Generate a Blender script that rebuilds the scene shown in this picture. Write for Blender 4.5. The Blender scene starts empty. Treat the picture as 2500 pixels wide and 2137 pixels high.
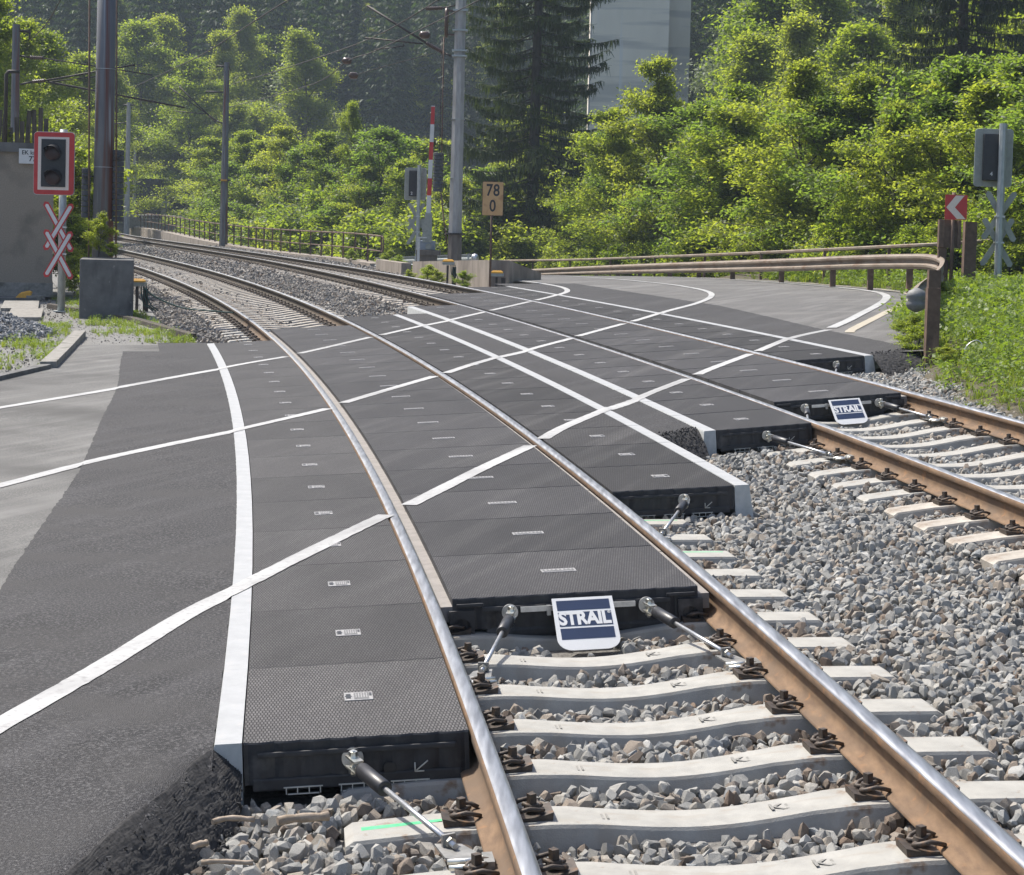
import bpy, bmesh, math, random
import numpy as np
from mathutils import noise as mnoise
from mathutils import Vector, Matrix, Quaternion
R = math.radians
scn = bpy.context.scene
col = scn.collection
# ------------------------------------------------------------------ camera
F, PX, PY, PIT, ROL, CH = 4666.36, 1250.0, 757.046, 0.047352, 0.0266932, 1.95587   # lens in pixels of a 2500 px wide frame
cd = bpy.data.cameras.new('camera')
cam = bpy.data.objects.new('camera', cd)
col.objects.link(cam)
cd.sensor_fit = 'HORIZONTAL'
cd.sensor_width = 36.0
cd.lens = 36.0 * F / 2500.0
cd.shift_x = 0.0
cd.shift_y = (PY - 1068.5) / 2500.0
cd.clip_start = 0.1
cd.clip_end = 3000.0
_r = Vector((1, 0, 0)); _u = Vector((0, math.sin(PIT), math.cos(PIT))); _f = Vector((0, math.cos(PIT), -math.sin(PIT)))
_R = math.cos(ROL) * _r + math.sin(ROL) * _u
_U = -math.sin(ROL) * _r + math.cos(ROL) * _u
cam.matrix_world = Matrix(((_R.x, _U.x, -_f.x, 0), (_R.y, _U.y, -_f.y, 0), (_R.z, _U.z, -_f.z, CH), (0, 0, 0, 1)))
scn.camera = cam
# ------------------------------------------------------------------ sky and sun
SUN_AZ, SUN_EL = -50.0, 55.0            # azimuth counted from +Y towards +X
world = bpy.data.worlds.new("World")
scn.world = world
world.use_nodes = True
wn = world.node_tree
sky = wn.nodes.new('ShaderNodeTexSky')
sky.sky_type = 'NISHITA'
sky.sun_disc = False
sky.sun_elevation = R(SUN_EL)
sky.sun_rotation = R(SUN_AZ % 360)
bg = wn.nodes['Background']
bg.inputs['Strength'].default_value = 0.15
sky.dust_density = 2.5
sky.ozone_density = 0.5
sky.air_density = 0.8
wn.links.new(sky.outputs['Color'], bg.inputs['Color'])
sd = bpy.data.lights.new('sun', 'SUN')
sun = bpy.data.objects.new('sun', sd)
col.objects.link(sun)
sd.energy = 4.4
sd.angle = R(0.53)
sd.color = (1.0, 0.95, 0.87)
SUNV = Vector((math.sin(R(SUN_AZ)) * math.cos(R(SUN_EL)), math.cos(R(SUN_AZ)) * math.cos(R(SUN_EL)), math.sin(R(SUN_EL))))
sun.rotation_euler = SUNV.to_track_quat('Z', 'Y').to_euler()
sun.location = (-20, 20, 60)
scn.view_settings.view_transform = 'Standard'
scn.view_settings.look = 'None'
scn.view_settings.exposure = 0.72
scn.view_settings.gamma = 1.0
scn.cycles.max_bounces = 8
scn.cycles.transparent_max_bounces = 8
scn.cycles.volume_bounces = 0
scn.cycles.use_denoising = True
# ------------------------------------------------------------------ where things are
def ray(px, py):
    c, s = math.cos(ROL), math.sin(ROL)
    u, v = px - PX, py - PY
    uu = u * c + v * s
    vv = -u * s + v * c
    x, z = uu / F, -vv / F
    return Vector((x, math.cos(PIT) + z * math.sin(PIT), -math.sin(PIT) + z * math.cos(PIT)))
def at(px, py, Y):
    d = ray(px, py)
    return Vector((0, 0, CH)) + d * (Y / d.y)
# the two tracks: one centre line (distance s along it, t across it to the right), canted
TH, K0, K1, K2, X0 = 0.0988002, 0.0042642, -1.68424e-05, -8.32955e-07, 1.14808
D = 4.05998
SG = np.arange(-12.0, 400.0, 0.1)
_sg = np.minimum(SG, 118.0)
ANG = TH + K0 * _sg + 0.5 * K1 * _sg ** 2 + K2 * _sg ** 3 / 6.0
_dx = -np.sin(ANG); _dy = np.cos(ANG)
CX = np.concatenate([[0], np.cumsum((_dx[1:] + _dx[:-1]) * 0.05)])
CY = np.concatenate([[0], np.cumsum((_dy[1:] + _dy[:-1]) * 0.05)])
CX = CX - np.interp(0, SG, CX) + X0
CY = CY - np.interp(0, SG, CY) + 3.0
def zt(s, t):
    s = np.asarray(s, float); t = np.asarray(t, float)
    e = np.clip(s, -5, 60)
    k1 = 0.0514646 + 0.000515151 * e
    k2 = 0.11189 - 0.0018864 * e
    A = k1 * (np.maximum(t, -1.78) + 0.15 * np.clip(t + 1.78, -8, 0))
    B = 0.24236 + k2 * (np.minimum(t, 6.0) - D) + 0.6 * k2 * (np.clip(t, 6, 13) - 6)
    w = np.clip((t - 1.78) / (D - 3.56), 0, 1)
    sl = np.minimum(s, 150)
    return (1 - w) * A + w * B + 0.00478112 * sl - 3.0726e-05 * sl * sl
def spn(s, t, dz=0.0):
    s = np.asarray(s, float); t = np.asarray(t, float)
    x = np.interp(s, SG, CX); y = np.interp(s, SG, CY); a = np.interp(s, SG, ANG)
    return np.stack(np.broadcast_arrays(x + t * np.cos(a), y + t * np.sin(a), zt(s, t) + dz), -1)
def sp(s, t, dz=0.0):
    return Vector(spn(s, t, dz).tolist())
def frame(s, t, dz=0.0):
    """matrix at a track point: x across to the right, y along the track, z up off the rails"""
    o = sp(s, t)
    ax = (sp(s, t + .05) - sp(s, t - .05)).normalized()
    ay = (sp(s + .2, t) - sp(s - .2, t)).normalized()
    az = ax.cross(ay).normalized()
    ay = az.cross(ax)
    o = o + az * dz
    return Matrix(((ax.x, ay.x, az.x, o.x), (ax.y, ay.y, az.y, o.y), (ax.z, ay.z, az.z, o.z), (0, 0, 0, 1)))
def stxy(x, y):
    """(s, t) of points on plan"""
    x = np.asarray(x, float); y = np.asarray(y, float)
    q = slice(None, None, 5)
    sx, sy, ss, sa = CX[q], CY[q], SG[q], ANG[q]
    out_s = np.empty(x.shape); out_t = np.empty(x.shape)
    for i0 in range(0, x.size, 4000):
        xx = x.ravel()[i0:i0 + 4000]; yy = y.ravel()[i0:i0 + 4000]
        i = np.argmin((xx[:, None] - sx) ** 2 + (yy[:, None] - sy) ** 2, 1)
        out_s.ravel()[i0:i0 + 4000] = ss[i]
        out_t.ravel()[i0:i0 + 4000] = (xx - sx[i]) * np.cos(sa[i]) + (yy - sy[i]) * np.sin(sa[i])
    return out_s, out_t
def inview(P, margin=1.08):
    margin = margin + .27
    """which points of an (n,3) array lie inside the picture (plus a margin)"""
    P = np.asarray(P)
    rel = P - np.array([0, 0, CH])
    f = np.array(_f); r = np.array(_R); u = np.array(_U)
    d = rel @ f
    px = PX + F * (rel @ r) / np.maximum(d, .01)
    py = PY - F * (rel @ u) / np.maximum(d, .01)
    return (d > 1) & (abs(px - 1250) < 1250 * margin) & (py < 2137 + 2137 * (margin - 1)) & (py > -2137 * (margin - 1))
# ------------------------------------------------------------------ materials
def nodes(name):
    m = bpy.data.materials.new(name)
    m.use_nodes = True
    nt = m.node_tree
    return m, nt, nt.nodes['Principled BSDF']
def rgb(c):
    return (c[0], c[1], c[2], 1.0)
def mat(name, c1, c2=None, rough=0.7, metal=0.0, scale=8.0, detail=6.0, bump=0.0, bscale=None, spec=None, lo=0.35, hi=0.65, stretch=None):
    m, nt, b = nodes(name)
    b.inputs['Roughness'].default_value = rough
    b.inputs['Metallic'].default_value = metal
    if spec is not None:
        b.inputs['Specular IOR Level'].default_value = spec
    tc = nt.nodes.new('ShaderNodeTexCoord')
    vec = tc.outputs['Object']
    if stretch:
        mp = nt.nodes.new('ShaderNodeMapping')
        mp.inputs['Scale'].default_value = stretch
        nt.links.new(vec, mp.inputs['Vector'])
        vec = mp.outputs['Vector']
    n = nt.nodes.new('ShaderNodeTexNoise')
    n.inputs['Scale'].default_value = scale
    n.inputs['Detail'].default_value = detail
    n.inputs['Roughness'].default_value = 0.62
    nt.links.new(vec, n.inputs['Vector'])
    r = nt.nodes.new('ShaderNodeValToRGB')
    r.color_ramp.elements[0].position = lo; r.color_ramp.elements[1].position = hi
    r.color_ramp.elements[0].color = rgb(c1); r.color_ramp.elements[1].color = rgb(c2 or c1)
    nt.links.new(n.outputs['Fac'], r.inputs['Fac'])
    nt.links.new(r.outputs['Color'], b.inputs['Base Color'])
    if bump:
        n2 = nt.nodes.new('ShaderNodeTexNoise')
        n2.inputs['Scale'].default_value = bscale or scale * 4
        n2.inputs['Detail'].default_value = 4
        nt.links.new(tc.outputs['Object'], n2.inputs['Vector'])
        bp = nt.nodes.new('ShaderNodeBump')
        bp.inputs['Strength'].default_value = 1.0
        bp.inputs['Distance'].default_value = bump
        nt.links.new(n2.outputs['Fac'], bp.inputs['Height'])
        nt.links.new(bp.outputs['Normal'], b.inputs['Normal'])
    m['ramp'] = r.name
    return m
def mixover(m, color, scale, lo, hi, stretch=None, coord='Object', seed=0.0, detail=5.0, rough=None):
    """lays a second patchy colour (stains, rust, wear) over a material's base colour"""
    nt = m.node_tree
    b = nt.nodes['Principled BSDF']
    src = b.inputs['Base Color'].links[0].from_socket
    tc = nt.nodes.new('ShaderNodeTexCoord')
    mp = nt.nodes.new('ShaderNodeMapping')
    mp.inputs['Scale'].default_value = stretch or (1, 1, 1)
    mp.inputs['Location'].default_value = (seed, seed * 1.7, seed * .3)
    nt.links.new(tc.outputs[coord], mp.inputs['Vector'])
    n = nt.nodes.new('ShaderNodeTexNoise')
    n.inputs['Scale'].default_value = scale
    n.inputs['Detail'].default_value = detail
    nt.links.new(mp.outputs['Vector'], n.inputs['Vector'])
    mr = nt.nodes.new('ShaderNodeMapRange')
    mr.inputs['From Min'].default_value = lo; mr.inputs['From Max'].default_value = hi
    nt.links.new(n.outputs['Fac'], mr.inputs['Value'])
    mx = nt.nodes.new('ShaderNodeMix')
    mx.data_type = 'RGBA'
    nt.links.new(mr.outputs['Result'], mx.inputs['Factor'])
    nt.links.new(src, mx.inputs['A'])
    mx.inputs['B'].default_value = rgb(color)
    nt.links.new(mx.outputs['Result'], b.inputs['Base Color'])
    return m
def streaks(nt, src, c, amount=.6, rot=68, lo=.50):
    """faint bands of dust dragged along the road by tyres"""
    ge = nt.nodes.new('ShaderNodeNewGeometry'); mp = nt.nodes.new('ShaderNodeMapping'); mp.vector_type = 'TEXTURE'
    mp.inputs['Rotation'].default_value = (0, 0, R(rot)); mp.inputs['Scale'].default_value = (3.2, .22, 1)
    n3 = nt.nodes.new('ShaderNodeTexNoise'); n3.inputs['Scale'].default_value = 1.0; n3.inputs['Detail'].default_value = 6
    nt.links.new(ge.outputs['Position'], mp.inputs['Vector']); nt.links.new(mp.outputs['Vector'], n3.inputs['Vector'])
    m3 = nt.nodes.new('ShaderNodeMapRange'); m3.inputs['From Min'].default_value = lo; m3.inputs['From Max'].default_value = .75; m3.inputs['To Max'].default_value = amount
    nt.links.new(n3.outputs['Fac'], m3.inputs['Value'])
    st_ = nt.nodes.new('ShaderNodeMix'); st_.data_type = 'RGBA'; st_.inputs['B'].default_value = rgb(c)
    nt.links.new(m3.outputs['Result'], st_.inputs['Factor']); nt.links.new(src, st_.inputs['A'])
    return st_.outputs['Result']
M = {}
def rail_mat():
    # rust: fresh orange tan near the camera's end of the line, mixed to dark brown along the stretch beyond the crossing
    m = mixover(mixover(mat('rail_rust', (.115, .070, .039), (.195, .122, .068), .85, .0, scale=22, bump=.0003, bscale=120, stretch=(1, .35, 1)), (.12, .08, .05), 3, .48, .66), (.24, .125, .055), 14, .60, .74)
    nt = m.node_tree; b = nt.nodes['Principled BSDF']
    src = b.inputs['Base Color'].links[0].from_socket
    tc = nt.nodes.new('ShaderNodeTexCoord'); sx = nt.nodes.new('ShaderNodeSeparateXYZ'); nt.links.new(tc.outputs['Object'], sx.inputs['Vector'])
    n = nt.nodes.new('ShaderNodeTexNoise'); n.inputs['Scale'].default_value = .8; n.inputs['Detail'].default_value = 5; nt.links.new(tc.outputs['Object'], n.inputs['Vector'])
    ad = nt.nodes.new('ShaderNodeMath'); ad.operation = 'MULTIPLY_ADD'; ad.inputs[1].default_value = 14; nt.links.new(n.outputs['Fac'], ad.inputs[0]); nt.links.new(sx.outputs['Y'], ad.inputs[2])
    mr = nt.nodes.new('ShaderNodeMapRange'); mr.inputs['From Min'].default_value = 33; mr.inputs['From Max'].default_value = 46; mr.inputs['To Max'].default_value = .92
    nt.links.new(ad.outputs[0], mr.inputs['Value'])
    mx = nt.nodes.new('ShaderNodeMix'); mx.data_type = 'RGBA'; nt.links.new(mr.outputs['Result'], mx.inputs['Factor']); nt.links.new(src, mx.inputs['A']); mx.inputs['B'].default_value = (.040, .032, .022, 1)
    nt.links.new(mx.outputs['Result'], b.inputs['Base Color'])
    return m
M['concrete'] = mixover(mat('concrete', (.185, .175, .155), (.27, .255, .23), .88, scale=14, bump=.002, bscale=90), (.11, .105, .085), 5, .54, .72)
M['sleeper'] = mixover(mixover(mat('sleeper_concrete', (.275, .268, .245), (.345, .335, .305), .85, scale=9, bump=.0014, bscale=160), (.29, .27, .235), 7, .54, .72, (1, 3, 1)), (.19, .13, .085), 12, .62, .74)
M['sleeper_old'] = mixover(mat('sleeper_concrete_old', (.30, .27, .23), (.42, .39, .34), .9, scale=9, bump=.0015, bscale=160), (.2, .15, .11), 6, .52, .7)
M['kerb_white'] = mixover(mixover(mat('kerb_paint', (.29, .297, .30), (.345, .352, .355), .6, scale=7, bump=.0006, bscale=120), (.36, .355, .345), 12, .56, .74), (.30, .295, .285), 1.7, .56, .8, seed=5)
M['kerb_side'] = mat('kerb_concrete', (.36, .38, .37), (.46, .47, .46), .85, scale=18, bump=.001, bscale=150)
M['paint'] = mixover(mixover(mat('road_paint', (.38, .38, .37), (.44, .44, .43), .55, scale=11, bump=.0012, bscale=140), (.24, .235, .23), 30, .54, .74), (.26, .255, .25), 1.1, .56, .80)
_nt = M['paint'].node_tree; _b = _nt.nodes['Principled BSDF']
_nt.links.new(streaks(_nt, _b.inputs['Base Color'].links[0].from_socket, (.20, .196, .19), .75, 68, .46), _b.inputs['Base Color'])
M['paint_old'] = mixover(mat('road_paint_old', (.33, .29, .22), (.40, .36, .28), .7, scale=15, bump=.001, bscale=140), (.3, .28, .25), 12, .58, .7)
M['steel'] = mat('galvanised_steel', (.42, .43, .44), (.55, .56, .57), .38, .85, scale=30, bump=.0003, bscale=200)
M['clamp_grey'] = mat('clamp_grey', (.20, .20, .19), (.30, .295, .28), .5, .5, scale=20)
M['zinc'] = mat('zinc_plated', (.62, .60, .52), (.75, .74, .68), .3, .9, scale=25)
M['galv_paint'] = mat('galvanised_post', (.31, .34, .34), (.42, .45, .44), .5, .35, scale=20, stretch=(1, 1, .3))
M['grey_back'] = mat('sign_back_grey', (.25, .265, .24), (.32, .335, .30), .55, .1, scale=10)
M['black'] = mat('black_plastic', (.012, .013, .016), (.02, .021, .024), .45, scale=20)
M['rubber_face'] = mixover(mat('rubber_face', (.018, .018, .02), (.032, .032, .034), .6, scale=16, bump=.001, bscale=60), (.09, .085, .08), 8, .56, .75)
M['sleeve'] = mat('black_sleeve', (.02, .02, .022), (.03, .03, .032), .42, scale=20)
M['clipsteel'] = mixover(mat('clip_steel', (.048, .038, .031), (.085, .068, .055), .6, .3, scale=40, bump=.0008, bscale=150), (.15, .085, .045), 30, .56, .72)
M['ladder'] = mat('pale_plastic', (.5, .48, .42), (.6, .58, .5), .5, scale=20)
M['rail_side'] = rail_mat()
M['rail_dark'] = mixover(mat('rail_dark_rust', (.055, .042, .030), (.10, .072, .048), .8, .15, scale=12, bump=.0006, bscale=120), (.16, .085, .035), 5, .52, .68)
M['white_board'] = mat('white_enamel', (.56, .56, .55), (.62, .62, .61), .35, scale=6)
M['red_board'] = mat('red_enamel', (.42, .02, .022), (.5, .03, .03), .35, scale=6)
M['pink_white'] = mat('reflective_white', (.66, .55, .48), (.72, .62, .55), .5, scale=30)
M['navy'] = mat('navy_print', (.012, .024, .06), (.016, .03, .072), .35, scale=6)
M['mast_blue'] = mixover(mixover(mat('mast_paint', (.105, .112, .125), (.16, .165, .175), .62, .15, scale=6, stretch=(1, 1, .15)), (.13, .045, .03), 5, .52, .66, (1.6, 1.6, .05)), (.28, .3, .32), 7, .64, .74, (1.5, 1.5, .06), seed=4)
M['mast_conc'] = mixover(mat('mast_concrete', (.30, .29, .275), (.40, .39, .37), .85, scale=10, bump=.001, bscale=100, stretch=(1, 1, .25)), (.2, .19, .18), 4, .55, .72, (1, 1, .1))
M['mast_dark'] = mat('mast_base', (.12, .10, .085), (.18, .155, .13), .85, scale=9, stretch=(1, 1, .2))
M['beam'] = mixover(mat('beam_steel', (.165, .132, .10), (.25, .205, .16), .6, .2, scale=5, bump=.0005, bscale=60, stretch=(1, .3, 1)), (.15, .09, .055), 3, .52, .7)
M['cap_grey'] = mat('cap_grey', (.13, .13, .125), (.20, .20, .19), .6, scale=12)
M['brown_steel'] = mixover(mat('weathering_steel', (.085, .052, .036), (.15, .098, .068), .75, .1, scale=9, bump=.0006, bscale=80), (.24, .15, .10), 5, .55, .72, (1, 1, .3))
M['dark_steel'] = mat('dark_steel', (.035, .03, .027), (.06, .05, .045), .65, .3, scale=20)
M['insul'] = mat('insulator_brown', (.06, .035, .025), (.09, .05, .035), .3, scale=10)
M['weight'] = mat('cast_weight', (.05, .053, .06), (.085, .088, .098), .7, .1, scale=14)
M['blockc'] = mixover(mixover(mat('foundation_concrete', (.10, .098, .094), (.15, .147, .14), .9, scale=3, bump=.003, bscale=40), (.055, .054, .053), 4, .5, .75, (1, 1, .4)), (.22, .215, .20), 14, .64, .76)
M['render'] = mixover(mat('hut_render', (.235, .198, .155), (.30, .258, .208), .92, scale=40, bump=.004, bscale=70), (.15, .13, .105), 1.3, .5, .7)
M['yellow'] = mat('yellow_cover', (.55, .27, .02), (.65, .34, .03), .5, scale=15)
M['blue_grey'] = mat('grey_cabinet', (.20, .24, .28), (.27, .30, .34), .5, .2, scale=9)
M['km_board'] = mixover(mat('km_board', (.50, .30, .13), (.56, .35, .16), .5, scale=4), (.40, .22, .09), 6, .55, .7)
M['bark'] = mat('bark', (.045, .037, .028), (.095, .08, .062), .95, scale=9, bump=.01, bscale=25, stretch=(1, 1, .25))
M['wood'] = mat('dead_wood', (.22, .17, .12), (.38, .31, .24), .9, scale=20, bump=.002, bscale=60)
M['cable'] = mat('green_cable', (.012, .05, .04), (.02, .07, .055), .5, scale=20)
M['pier'] = mixover(mixover(mat('pier_concrete', (.72, .66, .54), (.82, .755, .63), .9, scale=.35, stretch=(1, 1, .35)), (.54, .51, .445), .25, .5, .56, (.2, .2, 2.4)), (.68, .68, .66), .6, .6, .72, (2.2, 2.2, .08))
M['stamp'] = mat('stamp_plate', (.20, .20, .20), (.34, .33, .32), .55, scale=60)
M['green_mark'] = mat('green_spray', (.05, .40, .16), (.10, .5, .24), .7, scale=40)
M['strip_gravel'] = mat('fine_gravel', (.10, .097, .09), (.24, .235, .22), .95, scale=30, bump=.012, bscale=70, lo=.3, hi=.7)
M['flange'] = mat('flange_dust', (.19, .175, .16), (.25, .23, .21), .8, scale=12)
M['wall_old'] = mixover(mat('old_wall', (.20, .17, .14), (.30, .26, .22), .9, scale=4, bump=.003, bscale=30, stretch=(1, 1, .3)), (.12, .1, .085), 1.5, .55, .7, (1, 1, .2))
def asphalt(name, c1, c2, speck, bump, rough=.8, spec=.22):
    m = mat(name, c1, c2, rough, scale=.9, detail=8, spec=spec)
    nt = m.node_tree; b = nt.nodes['Principled BSDF']
    src = b.inputs['Base Color'].links[0].from_socket
    tc = nt.nodes.new('ShaderNodeTexCoord')
    v = nt.nodes.new('ShaderNodeTexVoronoi'); v.inputs['Scale'].default_value = 170
    n = nt.nodes.new('ShaderNodeTexNoise'); n.inputs['Scale'].default_value = 78; n.inputs['Detail'].default_value = 3
    nt.links.new(tc.outputs['Object'], v.inputs['Vector']); nt.links.new(tc.outputs['Object'], n.inputs['Vector'])
    mr = nt.nodes.new('ShaderNodeMapRange'); mr.inputs['From Min'].default_value = .47; mr.inputs['From Max'].default_value = .72
    nt.links.new(n.outputs['Fac'], mr.inputs['Value'])
    src = streaks(nt, src, [min(1, k * 1.9) for k in c2])
    mx = nt.nodes.new('ShaderNodeMix'); mx.data_type = 'RGBA'
    nt.links.new(mr.outputs['Result'], mx.inputs['Factor']); nt.links.new(src, mx.inputs['A']); mx.inputs['B'].default_value = rgb(speck)
    nt.links.new(mx.outputs['Result'], b.inputs['Base Color'])
    bp = nt.nodes.new('ShaderNodeBump'); bp.inputs['Distance'].default_value = bump; bp.inputs['Strength'].default_value = 1
    nt.links.new(v.outputs['Distance'], bp.inputs['Height']); nt.links.new(bp.outputs['Normal'], b.inputs['Normal'])
    return m
M['asphalt_new'] = mixover(asphalt('asphalt_new', (.022, .0215, .0228), (.037, .036, .0372), (.115, .112, .112), .0035, .75), (.052, .050, .0495), .8, .48, .72, (1, 3, 1))
M['asphalt_old'] = mixover(asphalt('asphalt_old', (.112, .111, .106), (.150, .148, .141), (.22, .215, .205), .004, .9), (.080, .078, .075), .6, .48, .75)
M['asphalt_far'] = mixover(asphalt('asphalt_far', (.095, .093, .09), (.125, .122, .118), (.18, .175, .168), .004, .85), (.20, .195, .185), .35, .54, .75, (1, 3, 1))
M['crumb'] = mat('asphalt_crumbs', (.014, .014, .015), (.03, .03, .032), .65, scale=40)
# ------------------------------------------------------------------ objects and their tags
def tag(o, label=None, cat=None, group=None, kind=None):
    if label: o['label'] = label
    if cat: o['category'] = cat
    if group: o['group'] = group
    if kind: o['kind'] = kind
    return o
def empty(name, label, cat, matrix=None, group=None):
    o = bpy.data.objects.new(name, None)
    o.empty_display_size = .1
    col.objects.link(o)
    if matrix is not None: o.matrix_world = matrix
    return tag(o, label, cat, group)
def link(name, me, parent=None, matrix=None):
    o = bpy.data.objects.new(name, me)
    col.objects.link(o)
    if parent is not None: o.parent = parent
    if matrix is not None: o.matrix_local = matrix
    return o
kids = {}
def children(o):
    return [c for c in bpy.data.objects if c.parent == o]
def family(o):
    return [(c, family(c)) for c in children(o)]
def copy_tree(o, fam, matrix=None, label=None, group=None, depth=9):
    c = o.copy(); col.objects.link(c)
    if matrix is not None: c.matrix_world = matrix
    if label: c['label'] = label
    if group: c['group'] = group
    def rec(f, par, d):
        if d <= 0: return
        for ch, sub in f:
            k = ch.copy(); col.objects.link(k); k.parent = par
            rec(sub, k, d - 1)
    rec(fam, c, depth)
    return c
ORD = ['first', 'second', 'third', 'fourth', 'fifth', 'sixth', 'seventh', 'eighth', 'ninth', 'tenth', 'eleventh', 'twelfth', 'thirteenth', 'fourteenth', 'fifteenth', 'sixteenth', 'seventeenth', 'eighteenth', 'nineteenth', 'twentieth', 'twenty-first', 'twenty-second', 'twenty-third', 'twenty-fourth']
class MB:
    """collects shapes and links them as one mesh object"""
    def __init__(s):
        s.v = []; s.f = []; s.m = []; s.sm = []
    def add(s, vs, fs, m=0, smooth=False, T=None):
        o = len(s.v)
        s.v += [tuple(T @ Vector(v)) if T is not None else tuple(v) for v in vs]
        for f in fs:
            s.f.append([i + o for i in f]); s.m.append(m); s.sm.append(smooth)
        return s
    def box(s, c, d, m=0, T=None, rot=None):
        x, y, z = d[0] / 2, d[1] / 2, d[2] / 2
        vs = [Vector((a * x, b * y, e * z)) for a in (-1, 1) for b in (-1, 1) for e in (-1, 1)]
        if rot is not None: vs = [rot @ v for v in vs]
        vs = [v + Vector(c) for v in vs]
        return s.add(vs, [(0, 1, 3, 2), (4, 6, 7, 5), (0, 4, 5, 1), (2, 3, 7, 6), (0, 2, 6, 4), (1, 5, 7, 3)], m, False, T)
    def tube(s, pts, r, n=8, m=0, T=None, smooth=True, caps=True, closed=False):
        pts = [Vector(p) for p in pts]
        rs = r if isinstance(r, (list, tuple)) else [r] * len(pts)
        vs = []; fs = []
        ref = Vector((0, 0, 1))
        d0 = (pts[1] - pts[0]).normalized()
        if abs(d0.dot(ref)) > .9: ref = Vector((1, 0, 0))
        L = len(pts)
        for i, p in enumerate(pts):
            if closed: d = (pts[(i + 1) % L] - pts[i - 1])
            else: d = (pts[min(i + 1, L - 1)] - pts[max(i - 1, 0)])
            d.normalize()
            a = d.cross(ref)
            if a.length < 1e-4: a = d.cross(Vector((.3, 1, .2)))
            a.normalize(); b = d.cross(a); ref = a.cross(d)
            for k in range(n):
                g = 2 * math.pi * (k + .5) / n
                vs.append(p + (a * math.cos(g) + b * math.sin(g)) * rs[i])
        for i in range(L if closed else L - 1):
            j = (i + 1) % L
            for k in range(n):
                fs.append((i * n + k, i * n + (k + 1) % n, j * n + (k + 1) % n, j * n + k))
        s.add(vs, fs, m, smooth and n > 4, T)
        if caps and not closed:
            s.add(vs[:n], [tuple(range(n))[::-1]], m, False, T)
            s.add(vs[-n:], [tuple(range(n))], m, False, T)
        return s
    def prism(s, poly, y0, y1, m=0, T=None, mside=None):
        """outline in x,z pushed from y0 to y1"""
        n = len(poly)
        vs = [(x, y0, z) for x, z in poly] + [(x, y1, z) for x, z in poly]
        s.add(vs, [tuple(range(n))[::-1], tuple(range(n, 2 * n))], m, False, T)
        s.add(vs, [(i, (i + 1) % n, n + (i + 1) % n, n + i) for i in range(n)], m if mside is None else mside, False, T)
        return s
    def slab(s, poly, z0, z1, m=0, T=None, mside=None):
        n = len(poly)
        vs = [(x, y, z0) for x, y in poly] + [(x, y, z1) for x, y in poly]
        s.add(vs, [tuple(range(n))[::-1], tuple(range(n, 2 * n))], m, False, T)
        s.add(vs, [(i, (i + 1) % n, n + (i + 1) % n, n + i) for i in range(n)], m if mside is None else mside, False, T)
        return s
    def loft(s, rings, m=0, smooth=False, caps=True, closed_ring=True, T=None):
        n = len(rings[0]); vs = [v for r in rings for v in r]; fs = []
        for i in range(len(rings) - 1):
            for k in range(n if closed_ring else n - 1):
                fs.append((i * n + k, i * n + (k + 1) % n, (i + 1) * n + (k + 1) % n, (i + 1) * n + k))
        s.add(vs, fs, m, smooth, T)
        if caps and closed_ring:
            s.add(rings[0], [tuple(range(n))[::-1]], m, False, T); s.add(rings[-1], [tuple(range(n))], m, False, T)
        return s
    def mesh(s, name, mats):
        me = bpy.data.meshes.new(name)
        me.from_pydata(s.v, [], s.f)
        for mm in (mats if isinstance(mats, (list, tuple)) else [mats]): me.materials.append(mm)
        me.polygons.foreach_set('material_index', s.m)
        me.polygons.foreach_set('use_smooth', s.sm)
        bm = bmesh.new(); bm.from_mesh(me)
        bmesh.ops.remove_doubles(bm, verts=bm.verts, dist=1e-5)
        bmesh.ops.recalc_face_normals(bm, faces=bm.faces)
        bm.to_mesh(me); bm.free()
        return me
    def build(s, name, mats, parent=None, matrix=None, bevel=0):
        me = s.mesh(name, mats)
        if bevel:
            bm = bmesh.new(); bm.from_mesh(me)
            ed = [e for e in bm.edges if len(e.link_faces) == 2 and e.calc_face_angle(0) > .6]
            try: bmesh.ops.bevel(bm, geom=ed, offset=bevel, segments=2, affect='EDGES', profile=.6)
            except Exception: pass
            bm.to_mesh(me); bm.free()
        return link(name, me, parent, matrix)
def rrect(w, h, r, n=5, cx=0, cz=0):
    out = []
    for qx, qz, a0 in ((1, 1, 0), (-1, 1, 90), (-1, -1, 180), (1, -1, 270)):
        for k in range(n + 1):
            a = R(a0 + 90 * k / n)
            out.append((cx + qx * (w / 2 - r) + r * math.cos(a), cz + qz * (h / 2 - r) + r * math.sin(a)))
    return out
def npmesh(name, verts, faces, mats, smooth=False, attr=None):
    """mesh from numpy arrays (all faces the same size)"""
    me = bpy.data.meshes.new(name)
    verts = np.ascontiguousarray(verts, np.float32); faces = np.ascontiguousarray(faces, np.int32)
    nf, k = faces.shape
    me.vertices.add(len(verts)); me.vertices.foreach_set('co', verts.ravel())
    me.loops.add(nf * k); me.loops.foreach_set('vertex_index', faces.ravel())
    me.polygons.add(nf); me.polygons.foreach_set('loop_start', np.arange(0, nf * k, k, dtype=np.int32))
    if smooth: me.polygons.foreach_set('use_smooth', np.ones(nf, bool))
    for mm in (mats if isinstance(mats, (list, tuple)) else [mats]): me.materials.append(mm)
    me.update(calc_edges=True)
    if attr is not None:
        a = me.attributes.new('tint', 'FLOAT', 'FACE'); a.data.foreach_set('value', np.ascontiguousarray(attr, np.float32))
    me.validate()
    return me
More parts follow.
